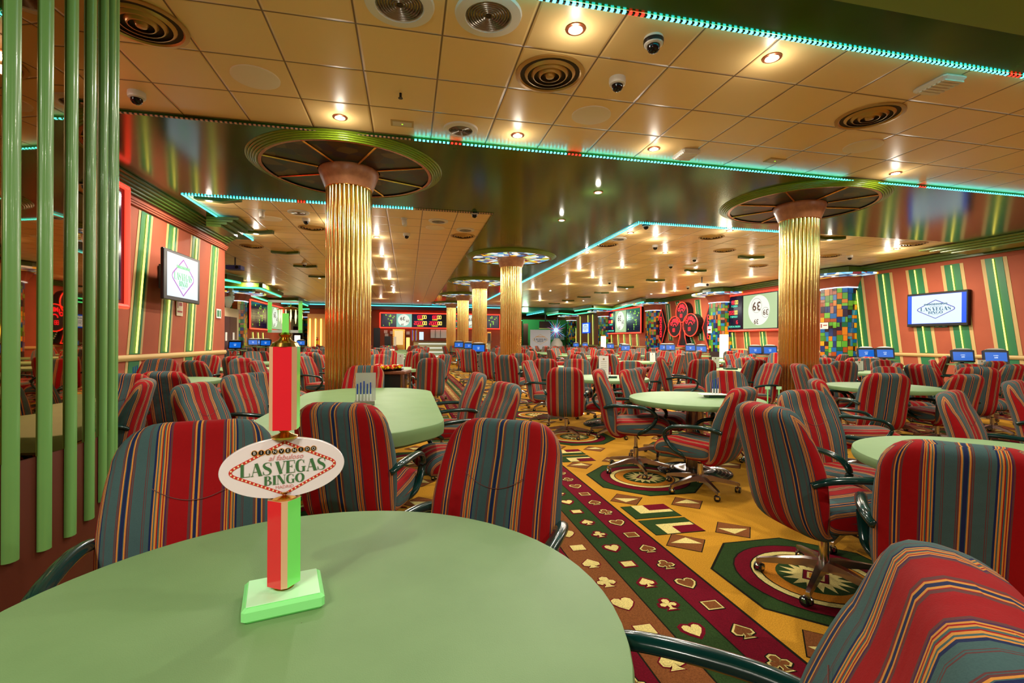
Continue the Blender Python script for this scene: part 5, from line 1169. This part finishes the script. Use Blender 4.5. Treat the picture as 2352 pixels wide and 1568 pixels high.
# stage at the far right: welcome panel, flower display, dark monitor
t = thing('welcome_panel', 'tall grey welcome panel with yellow edged club logo on the far stage', 'sign', (on_y(1241, 790, 34).x, 34, 0), -YAW)
a, b = on_y(1218, 790, 34), on_y(1263, 790, 34); w = b.x - a.x; zt_ = on_y(1241, 757, 34).z
g = G(); g.box(-w / 2, 0, 0, w / 2, .1, zt_, mat('pale_grey_panel', (205, 208, 215), .5, emit=.12)); g.build('panel', t)
logo(t, w * .82, T(0, -.01, zt_ - .72) @ Rx(pi / 2), (mat('print_yellow', (230, 190, 60), .5), P_CRM, TEXTK, P_ORG, P_ORG, WHITE, P_ORG), False, False)
far_box('stage_backdrop', 1200, 735, 1300, 800, 40, .1, mat('green_stage_curtain', (60, 150, 80), .6), 'green lit backdrop behind the far welcome panel', 'backdrop')['kind'] = 'structure'
far_box('monitor', 1239, 738, 1266, 754, 38.5, .1, BLACKP, 'dark monitor above the welcome panel', 'monitor', ((.04, .1, .96, .94, mat('dim_red_screen', (50, 16, 12), .3)), (-.04, -.06, 1.04, .06, TAN), (.45, 1, .55, 2.0, DKGREY)))
far_box('curtain', 1202, 743, 1213, 798, 38, .2, mat('dark_red_curtain', (74, 30, 20), .7), 'dark red curtain left of the welcome panel', 'curtain', zb=0)
far_box('glass_shelf', 1264, 766, 1296, 780, 38, .2, mat('bluish_glass_shelf', (130, 165, 165), .2), 'bluish glass shelf right of the welcome panel', 'shelf', ((.3, 0, .32, 1, DKGREY), (.65, 0, .67, 1, DKGREY)))
c = on_y(1277, 758, 37.5); t = thing('starburst_sign', 'white and pink starburst sign right of the dark monitor', 'sign', (c.x, 37.5, c.z)); g = G()
for k in range(22):
    a = 2 * pi * k / 22; r = .62 + .22 * (k % 3); g.poly([(.2 * cos(a - .12), -.02 * (k % 2), .2 * sin(a - .12)), (r * cos(a), -.03, r * sin(a)), (.2 * cos(a + .12), -.02 * (k % 2), .2 * sin(a + .12))], [SCREENW, mat('pink_glow', (230, 110, 200), .4, emit=1), mat('sky_glow', (110, 170, 255), .4, emit=1)][k % 3])
g.lathe([(.0, .0), (.2, .02), (.15, .06), (0, .08)], SCREENW, 12, M=Rx(pi / 2)); g.build('rays', t)
c = on_y(1279, 797, 33.5); t = thing('mirror_ball_figure', 'white glossy sculpture beside the far welcome panel', 'sculpture', (c.x, 33.5, 0)); g = G(); g.lathe([(.3, 0), (.3, .7), (.45, .95), (.4, 1.2), (.2, 1.5), (0, 1.55)], WHITE, 14); g.build('body', t)
g = G(); g.tube([(on_y(1193, 700, 41).x, 41, 3.1), (on_y(1297, 700, 41).x, 41, 3.1)], .03, NEON_G, 6); tag(g.build('led_strip'), 'green light line across the far stage', 'led strip')
g = G(); g.tube([on_z(1210, 723.5, CZ - .1), on_z(1249, 716, CZ - .1)], .03, NEON_C, 6); tag(g.build('led_strip'), 'slanting cyan light line above the far welcome panel', 'led strip')

# left far side: double door, swans, arch wall
def swan(p, s, label, flip=1):
    t = thing('swan_figure', label, 'swan', p, 0, 'white swan figures above the doors'); g = G(); f = -flip
    g.rings([[(r * cos(2 * pi * i / 14) * .5, x * f + 0, z + r * sin(2 * pi * i / 14)) for i in range(14)] for x, z, r in ((-.62 * s, .38 * s, .01), (-.5 * s, .3 * s, .12 * s), (-.2 * s, .24 * s, .24 * s), (.12 * s, .27 * s, .25 * s), (.32 * s, .34 * s, .16 * s))], WHITE, True, True); g.build('body', t)
    g = G(); g.tube([(0, y * f * s, z * s) for y, z in catmull([(.28, .32), (.42, .55), (.34, .8), (.24, 1.0), (.3, 1.16), (.4, 1.18)], 4)], [.13 * s * (1 - .5 * i / 20) for i in range(21)], WHITE, 8); g.build('neck', t)
    g = G(); g.tube([(0, .40 * f * s, 1.18 * s), (0, .56 * f * s, 1.12 * s)], [.05 * s, .015 * s], P_ORG, 6); g.build('beak', t); return t
def portal(px0, px1, pyt, pydoor, label, dl):
    a, b = on_x(px0, 780, XL2 + .5), on_x(px1, 780, XL2 + .5); zt_ = on_x(px1, pyt, XL2 + .5).z; zd = on_x(px1, pydoor, XL2 + .5).z
    g = G(); g.box(XL2 + .002, a.y, 0, XL2 + .5, b.y, zt_, mat('beige_portal', (196, 172, 138), .55)); tag(g.build('door_portal'), label, 'portal'); 
    t = thing('double_door', dl, 'door', (XL2 + .5, (a.y + b.y) / 2, 0)); w = (b.y - a.y) * .72
    for s in (-1, 1):
        g = G(); g.box(0, min(0.01 * s, s * w / 2), 0, .04, max(.01 * s, s * w / 2), zd, mat('dark_maroon_door', (52, 20, 40), .35)); L_ = g.build('door_leaf', t)
        g = G(); g.box(.04, s * w * .25 - .1, 1.25, .05, s * w * .25 + .1, 1.6, PAPER); g.build('door_notice', L_)
    return (XL2 + .25, (a.y + b.y) / 2, zt_)
p = portal(500, 548, 711, 730, 'beige portal around the dark double door', 'dark maroon double door at the end of the left wall'); a = on_x(529, 709, XL2 + .4)
swan((XL2 + .3, a.y, p[2]), 1.05, 'white swan figure on the beige portal beside the left wall end', -1)
p = portal(668, 697, 737, 752, 'second beige portal farther along the left wall', 'narrow dark door in the second beige portal'); a = on_x(690, 735, XL2 + .4)
swan((XL2 + .3, a.y, p[2]), .9, 'white swan figure on the second beige portal', -1)
c = on_y(668, 724, 30); g = G()
t = thing('chandelier', 'bright yellow and white crystal chandelier above the second portal', 'chandelier', (c.x, 30, c.z))
CRY = mat('lit_crystal', (255, 240, 180), .3, emit=2.4, ec=(255, 232, 150))
g.lathe([(.15, .5), (.7, .35), (.75, .3), (.15, .32)], BRASS, 16); g.tube([(0, 0, .45), (0, 0, CZ - c.z)], .02, BRASS, 6); g.build('frame', t)
for k in range(14): g = G(); aa = 2 * pi * k / 14; g.lathe([(.0, -.5 + .1 * (k % 3)), (.05, -.1), (.02, .3)], CRY, 6, M=T(.6 * cos(aa), .6 * sin(aa), 0)); g.build('crystal_drop', t)
# striped arch wall end, far left
g = G(); a, b = on_y(706, 780, 31.5), on_y(745, 780, 31.5); g.box(a.x, 31.5, 0, b.x + 1.5, 31.7, 2.9, mat('apricot_arch_wall', (224, 160, 120), .6)); tag(g.build('wall_arch'), kind='structure')
for k in range(4):
    x = a.x + .12 + .32 * k; g = G(); g.box(x, 31.44, .9, x + .06, 31.5, 2.6, NEON_Y); tag(g.build('neon_bar'), 'upright yellow neon bar on the apricot wall left of the gold column', 'neon bar', 'neon bars of the apricot wall')
c = on_y(727, 796, 31.2); extinguisher((c.x, 31.41, c.z), 'small far extinguisher left of the gold column', None)

# ================================================================ TOUCH TERMINALS
def mk_terminal():
    t = thing('touch_terminal', 'x', 'terminal', (0, 0, 0), 0, 'blue-screened touch terminals'); M0 = T(0, 0, .17) @ Rx(pi / 2 - .22)
    g = G(); w, h = .21, .135; o = [(-w, -h), (w, -h), (w, h), (w * .7, h + .02), (-w * .7, h + .02), (-w, h)]; g.prism(o, -.05, 0, BLACKP, M0); g.build('bezel', t)
    g = G(); g.poly([(-w * .84, -h * .74, .002), (w * .84, -h * .74, .002), (w * .84, h * .72, .002), (-w * .84, h * .72, .002)], SCREENB, M0)
    text(g, 'LINEA', 0, .025, .03, SCREENW, M0, z=.004, bold=.02); text(g, '600', 0, -.02, .04, SCREENW, M0, z=.004, bold=.03); g.build('screen', t)
    g = G(); g.prism([(w * .75 * cos(pi * i / 10), h + .02 + .03 * sin(pi * i / 10)) for i in range(11)], -.055, .0, WHITE, M0); g.build('light_cap', t)
    g = G(); g.box(-.09, -.02, 0, .09, .14, .012, DKGREY); g.box(-.03, .03, 0, .03, .07, .14, DKGREY); g.build('stand', t); return t
term = mk_terminal(); index_kids(); first = True
lamp(9.2, 37.5, CZ - .3, 220, (.6, 1, .7), .2)  # added green lamp without a fitting, brightens the dark far stage
TT = [(1990, 806, 13.0, 0, 'left of the pair below the nearest mosaic pilaster'), (2033, 806, 12.6, 0, 'right of the pair below the second wall stripe'), (2212, 811, 10.9, 0, 'below the right wall television'), (2288, 812, 10.2, 0, 'rightmost one, below the last wall stripe'),
      (1735, 801, 15.5, 0, 'left of the pair below the large ball screen'), (1769, 801, 15.0, 0, 'right of the pair, against the right-hand gold column'), (1586, 797, 19.5, 0, 'right below the clover stalk'), (1611, 799, 18.5, 0, 'bigger one right of the clover stalk'),
      (1525, 796, 21, -.5, 'left one below the diamond sign'), (1540, 796, 20.6, 0, 'right one below the diamond sign'), (1437, 798, 21, 0, 'below the stripes of the second ball screen'), (1431, 795, 25, 0, 'just behind the one below the second ball screen'),
      (1402, 794, 26, 0, 'right next to the glowing lamp of the second ball screen'), (1323, 792, 33, 0, 'small one below the farthest right pilaster'), (1344, 792, 34, 0, 'small one below the framed screen'),
      (540, 796, 16.5, 0, 'below the dark double door'), (581, 790, 21, .6, 'first of three below the left number board'), (594, 790, 21.5, .5, 'second of three below the left number board'), (610, 791, 19.5, 0, 'third and widest below the left number board'), (691, 791, 24, 0, 'below the second portal'),
      (1054, 793, 21, 0, 'cyan one between the far gold columns'), (1077, 795, 20.5, 0, 'partly hidden behind the second column'), (1099, 800, 14.5, 0, 'grey one in front of the second gold column')]
for i, (px, py, d, rz, l) in enumerate(TT):
    o = term if first else copy_tree(term); first = False
    x, y = at_d(px, d); z = H - (py - 784) / F * d - .19; o.location = (x, y, z); o.rotation_euler = (0, 0, -YAW + rz + (px - 1176) / 2400 * -.9); o['label'] = 'touch terminal with lit screen, ' + l; o['group'] = 'blue-screened touch terminals'
    # the shelf it stands on
    tb = thing('terminal_table', 'narrow stand table, ' + l, 'table', (x, y + .05, 0), -YAW, 'terminal tables')
    g = G(); g.box(-.28, -.2, z - .035, .28, .22, z - .001, FELT2); g.build('table_top', tb); g = G(); g.lathe([(.2, 0), (.2, .02), (.03, .04), (.03, z - .035)], DKGREY, 12); g.build('post', tb)

# small green-lit stands by the right-hand column base
for px, l in ((1764, 'left of two small green lit card stands by the right-hand column'), (1790, 'right of two small green lit card stands by the right-hand column')):
    x, y = at_d(px, 5.0); t = thing('card_stand', l, 'card stand', (x, y, 0), -YAW, 'green card stands'); z = H - (892 - 784) / F * 5.0
    g = G(); g.box(-.026, -.003, z, .026, .003, z + .03, ACR_GT); g.build('card', t); g = G(); g.lathe([(.08, 0), (.08, .015), (.006, .02), (.006, z)], ACR_G, 10); g.build('stem', t)

# ================================================================ CEILING FITTINGS
def ring_light(px, py, label, big=1, power=None, group='round ceiling downlights', bulk=False):
    p = on_z(px, py, BZ if bulk else CZ); z = (BZ if bulk else CZ); t = thing('ceiling_downlight', label, 'downlight', (p.x, p.y, z), 0, group)
    g = G(); r = .075 * big; g.lathe([(r, 0), (r, -.008), (r * .72, -.012), (r * .68, -.002)], COPPER, 20, cap=False); g.build('trim_ring', t)
    g = G(); g.lathe([(r * .66, -.003), (r * .55, -.014), (0.001, -.022)], BULB, 14, cap=False); g.build('lit_bulb', t)
    if power: lamp(p.x, p.y, z - .09, power)
    return p
nearL = [(781, 269, 'starry bright downlight above the left gold column canopy'), (1189, 310, 'bright downlight beside the near cyan light strip, centre'), (1322, 66, 'copper rimmed downlight near the top, left of a dome camera'), (1773, 132, 'copper rimmed downlight right of the two dome cameras'),
         (1502, 341, 'bright downlight left of the white ribbed ceiling box, near the strip'), (2057, 397, 'downlight near the cyan strip on the right side')]
LP = LAMP_POWER
for px, py, l in nearL: ring_light(px, py, l, 1, LP * .55)
for px, py, l in ((1374, 441, 'nearer lit downlight in the dark green band'), (1290, 505, 'farther lit downlight in the dark green band, above the middle column')): ring_light(px, py, l, 1, LP * .5, bulk=True)
midL = [(1448, 534), (1348, 579), (480, 459), (588, 535), (2060, 571), (865, 544), (877, 588), (1676, 529), (1528, 580), (1726, 595), (1598, 624), (1507, 646), (1429, 614), (1361, 637), (887, 618), (1906, 549), (628, 653), (571, 645)]
dl = ['right beside the corner of the long cyan line', 'next to the long cyan line, farther down', 'inside the left corner of the cyan strip', 'below the stepped green ledge by the left wall', 'star-like, near the right wall bulkhead', 'just right of the left gold shaft', 'right of the left gold shaft, second', 'beside the right-hand canopy',
      'centre right of the cream ceiling, near a dome', 'next to the largest green chevron', 'next to the second green chevron', 'next to the third green chevron', 'left centre of the right ceiling half', 'left end of the right ceiling half', 'right of the left gold shaft, third', 'by the chevron right of the right-hand column', 'left far ceiling, nearer of two', 'left far ceiling, farther of two']
for (px, py), l in zip(midL, dl): ring_light(px, py, 'lit downlight ' + l, 1, LP)
farL = [(1646, 648), (1496, 674.5), (894, 640), (900, 656), (904, 671), (734, 638), (1303, 652), (1264, 667), (1120, 650), (640, 668), (1550, 668), (1440, 662), (1380, 655), (960, 690), (1240, 690), (1340, 690), (700, 690), (1420, 690)]
for k, (px, py) in enumerate(farL): ring_light(px, py, 'small lit downlight far back in the ceiling', 1, LP * 1.6 if py < 692 and k % 2 == 0 else None, 'far small downlights')
def vent(px, py, label, r=.3):
    p = on_z(px, py, CZ); t = thing('ceiling_vent', label, 'vent', (p.x, p.y, CZ), 0, 'round bronze ceiling vents')
    g = G(); g.lathe([(r, 0), (r, -.012), (r * .9, -.016), (r * .86, -.004)], VENTM, 36, cap=False); g.build('rim', t)
    g = G(); g.poly([(r * .88 * cos(-2 * pi * i / 24), r * .88 * sin(-2 * pi * i / 24), -.002) for i in range(24)], VENTD); g.build('recess', t)
    for k in range(4): g = G(); q = r * (.74 - .19 * k); g.lathe([(q, -.004), (q - r * .06, -.02 - .004 * k), (q - r * .09, -.022 - .004 * k), (q - r * .03, -.004)], VENTM, 30, cap=False); g.build('louvre_ring', t)
    g = G(); g.lathe([(r * .12, -.03), (r * .05, -.036), (0.001, -.036)], VENTM, 16, cap=False); g.build('hub', t)
for px, py, l in ((325, 52, 'round bronze vent above the mirrored pillar, top left'), (1263, 170, 'round bronze vent left of the dome cameras'), (1997, 267, 'round bronze vent on the right side of the near ceiling'), (1063, 541.6, 'round vent near the corner of the green bulkhead, left ceiling half'),
                  (1393.6, 561.5, 'round vent beside the long cyan line'), (1664, 574.6, 'round vent left of the right-hand gold shaft'), (1634, 544, 'round pale vent below the right-hand canopy'), (717, 523, 'round vent just left of the left gold shaft'), (578, 565, 'round vent right of the left wall cornice'), (1742, 610, 'round vent below the largest chevron'), (2098, 560, 'bluish round vent by the right bulkhead edge'), (1906, 587, 'round vent right of the right-hand shaft')): vent(px, py, l, .27 if py > 300 else .3)
def diffuser(px, py, label, r=.22):
    p = on_z(px, py, CZ); t = thing('ceiling_diffuser', label, 'diffuser', (p.x, p.y, CZ), 0, 'white rimmed round diffusers')
    g = G(); g.lathe([(r, 0), (r * .97, -.018), (r * .7, -.026), (r * .66, -.01)], WHITE, 36, cap=False); g.build('white_rim', t)
    g = G()
    for k in range(7): q = r * (.66 - .08 * k); g.lathe([(q, -.012), (q - .004, -.02), (q - r * .05, -.006)], mat('grey_mesh_metal', (150, 146, 136), .3, .7), 30, cap=False)
    g.lathe([(r * .1, -.012), (0.001, -.014)], VENTD, 10, cap=False); g.build('ring_grille', t)
for px, py, l in ((1122, 33, 'white rimmed round diffuser with ring grille at the top centre'), (918, 8, 'white rimmed diffuser cut off by the top edge'), (1058, 296, 'white rimmed diffuser beside the start of the cyan strip'), (1007, 507, 'white rimmed diffuser in the left ceiling half'), (1069, 527, 'small white rimmed diffuser near the bulkhead corner'), (686, 487, 'white rimmed diffuser left of the left gold shaft'), (1420, 548, 'white rimmed diffuser beside the long cyan line')): diffuser(px, py, l, .24 if py < 60 else .19)
for px, py, l in ((587, 177, 'flat round white speaker in the near left ceiling'), (1358, 264, 'flat round white speaker below the dome cameras'), (1982, 335, 'flat round white speaker on the right below the round vent'), (622, 501.6, 'flat round speaker left of the left gold shaft, nearer'), (700, 570, 'flat round speaker left of the left gold shaft, farther'), (1000, 522, 'flat round speaker in the left ceiling half'),
                  (1610, 606, 'flat round white speaker between chevrons'), (1584, 611, 'dull flat speaker between chevrons'), (1760, 566, 'flat dull speaker next to the right-hand gold shaft'), (1450, 606, 'flat round speaker in the right ceiling half')):
    p = on_z(px, py, CZ); g = G(); g.lathe([(.2, 0), (.2, -.01), (.18, -.014), (.001, -.016)], mat('speaker_cream', (240, 226, 204), .6), 36, cap=False); tag(g.build('ceiling_speaker', None, (p.x, p.y, CZ)), l, 'speaker', 'flat round ceiling speakers')
def dome(px, py, label, s=1.0, dark=False):
    p = on_z(px, py - 8 * s * (1 if py < 300 else .3), CZ); t = thing('dome_camera', label, 'camera', (p.x, p.y, CZ), 0, 'dome cameras')
    g = G(); g.lathe([(.072, 0), (.075, -.03), (.07, -.055), (.052, -.062)], WHITE, 24); g.build('housing', t)
    if dark: g = G(); g.lathe([(.0765, -.02), (.077, -.035), (.074, -.05)], BLACKP, 24, cap=False); g.build('black_band', t)
    g = G(); g.lathe([(.05, -.06), (.048, -.085), (.036, -.105), (.018, -.116), (.001, -.119)], mat('smoked_dome', (12, 10, 12), .05), 20, cap=False); g.build('smoked_dome', t)
for px, py, l, dk in ((1501, 95, 'black banded dome camera, upper of the two in the near ceiling', 1), (1418, 188, 'white dome camera, lower of the two in the near ceiling', 0), (314, 220, 'white dome camera beside the mirrored pillar', 0), (703, 504, 'white dome camera left of the left gold shaft', 0),
                      (1505, 565, 'small white dome in the right ceiling half', 0), (1595, 594, 'dome camera between two chevrons', 0), (1540.5, 610, 'dome camera left of the second chevron', 0), (1951.8, 589, 'dome camera near the right wall', 0), (1090, 488, 'dark dome near the bulkhead corner', 1), (1484, 516, 'dark dome beside the corner of the cyan line', 1), (934, 538, 'small dome in the left ceiling half', 0), (699, 606, 'dome camera beyond a chevron, left side', 0), (1400, 648, 'small dome far in the right ceiling half', 0), (1580, 660, 'dome camera near the clover sign', 0)): dome(px, py, l, 1, dk)
def bullet(px, py, label):
    p = on_z(px, py - 4, CZ); t = thing('bullet_camera', label, 'camera', (p.x, p.y, CZ), 0, 'white drop cameras'); g = G(); g.lathe([(.06, 0), (.06, -.025), (.05, -.03)], WHITE, 18); g.build('mount', t)
    g = G(); g.tube([(0, 0, -.02), (.01, -.03, -.10), (.015, -.05, -.15)], [.045, .05, .04], WHITE, 12); g.build('barrel', t)
bullet(601, 486, 'white drop camera left of the left gold shaft'); bullet(928, 505, 'white drop camera in the left ceiling half')
for px, py, l in ((2157, 188, 'white ribbed ceiling box on the upper right'), (1575, 350, 'white ribbed ceiling box beside the near cyan strip')):
    p = on_z(px, py, CZ); t = thing('ceiling_sounder', l, 'ceiling box', (p.x, p.y, CZ), -YAW * .2, 'white ribbed ceiling boxes')
    g = G(); g.box(-.12, -.15, -.05, .12, .15, 0, WHITE, bev=.02); g.build('case', t)
    g = G()
    for k in range(6): g.box(-.1, -.13 + .04 * k, -.062, .1, -.105 + .04 * k, -.049, WHITE)
    g.build('rib_panel', t)
for px, py, l in ((924, 283, 'small emergency light plate with green dot above the left canopy'), (1780, 368, 'small emergency light plate with green dot on the right')):
    p = on_z(px, py, CZ); t = thing('emergency_light', l, 'emergency light', (p.x, p.y, CZ), 0, 'emergency light plates'); g = G(); g.box(-.12, -.07, -.008, .12, .07, 0, TAN); g.build('plate', t); g = G(); g.box(-.1, -.05, -.012, .1, .05, -.008, CREAMW); g.build('diffuser_panel', t)
    g = G(); g.lathe([(.01, -.012), (.001, -.018)], DGL, 8, cap=False); g.build('indicator', t)
p = on_z(920, 214, CZ); g = G(); g.lathe([(.012, 0), (.012, -.04), (.022, -.045), (.022, -.05)], BLACKP, 10); tag(g.build('sprinkler_head', None, (p.x, p.y, CZ)), 'small dark sprinkler head in the near ceiling', 'sprinkler')
CH = [(1726, 590, 'largest green ceiling chevron left of the right-hand gold shaft'), (1598, 621, 'second green ceiling chevron above the clover sign'), (1506, 643, 'third green chevron in the right ceiling half'), (1437, 659, 'fourth green chevron in the right ceiling half'), (1382, 672, 'fifth green chevron in the right ceiling half'), (1906, 545, 'green chevron right of the right-hand gold shaft'),
      (1341, 682, 'sixth green chevron in the right ceiling half'), (1305, 690, 'seventh green chevron, small, far right ceiling'), (588, 531, 'green chevron in the left ceiling half beside the strip end'), (655, 579, 'second green chevron in the left ceiling half'), (701, 611, 'third green chevron in the left ceiling half'), (732, 635, 'fourth green chevron touching the left gold shaft'), (500, 455, 'green chevron in the corner of the left cyan strip'), (1273, 697, 'eighth green chevron, tiny, far right ceiling')]
for px, py, l in CH:
    p = on_z(px, py, CZ - .03); s = 1 if p.x > 2 else -1
    g = G(); o = [(-.48, -.06), (0, .12), (.48, -.06), (.48, .10), (0, .28), (-.48, .10)]; o = [(x * .72, y * .8) for x, y in o]
    g.prism([(x, y) for x, y in o], -.06, 0, OLIVE_D, M=Rz(-YAW * .5)); tag(g.build('ceiling_chevron', None, (p.x, p.y, CZ)), l, 'chevron', 'green chevron fins on the ceiling')
# stepped green ledge by the end of the left wall
p = on_z(509, 523, BZ - .12); t = thing('stepped_ledge', 'stepped olive green ledge under the slanting cyan line at the left wall', 'ceiling ledge', (XL + .36, p.y, BZ))
for k in range(4): g = G(); g.box(0, -.45, -.05 * (k + 1), .55 - .1 * k, .45, -.05 * k - .006, OLIVE_D); g.build('step', t)
p = on_z(2290, 553, BZ - .1)
t = thing('stepped_ledge', 'stepped olive green ledge at the right wall under the bulkhead', 'ceiling ledge', (XR - .3, p.y + .3, BZ))
for k in range(4): g = G(); g.box(-1.0 + .14 * k, -1.3 + .14 * k, -.035 * (k + 1), 0, 1.3 - .14 * k, -.035 * k - .005, OLIVE); g.build('step', t)
for px, py, l, c in ((540, 615, 'blue projector hanging from the left far ceiling', mat('blue_grey_case', (70, 80, 150), .4)), (1612, 655, 'white projector hanging near the clover sign', WHITE)):
    p = on_z(px, py, CZ - .3); t = thing('projector', l, 'projector', (p.x, p.y, CZ), 0, 'ceiling projectors'); g = G(); g.box(-.2, -.16, -.36, .2, .16, -.24, c, bev=.01); g.build('case', t)
    g = G(); g.lathe([(.02, -.24), (.02, 0)], DKGREY, 8); g.build('pole', t); g = G(); g.lathe([(.045, 0), (.045, .03)], BLACKP, 12, M=T(.1, -.17, -.3) @ Rx(pi / 2)); g.build('lens', t)

# lamps of the part of the hall behind and beside the viewer (the same downlights carry on there)
fx, fy = cw(-1.3, -.5); lamp(fx, fy, 2.25, 60, (1, .93, .8), .16)      # the photographer's lamp beside the camera
for x, y in ((-1.6, -1.2), (1.2, -2.2), (3.6, .4), (6.5, -1.5), (7.8, 1.6), (10.8, 3.6), (-3.2, 4.4), (11.2, .2)):
    g = G(); g.lathe([(.075, 0), (.075, -.008), (.054, -.012), (.05, -.002)], COPPER, 16, cap=False); g.lathe([(.05, -.003), (.04, -.014), (0.001, -.02)], BULB, 12, cap=False)
    tag(g.build('ceiling_downlight', None, (x, y, CZ if not y < Y0 else BZ)), 'downlight outside the picture, over the seats beside the viewer', 'downlight', 'downlights beside the viewer')
    lamp(x, y, (CZ if not y < Y0 else BZ) - .09, LP * 1.1)
for x in (-1.5, 5.5, 9.5, 12):  # regular grid of lamps added over the hall ahead, without fittings
    for y in (10, 15, 21, 28): lamp(x, y, CZ - .12, LP * 1.2)
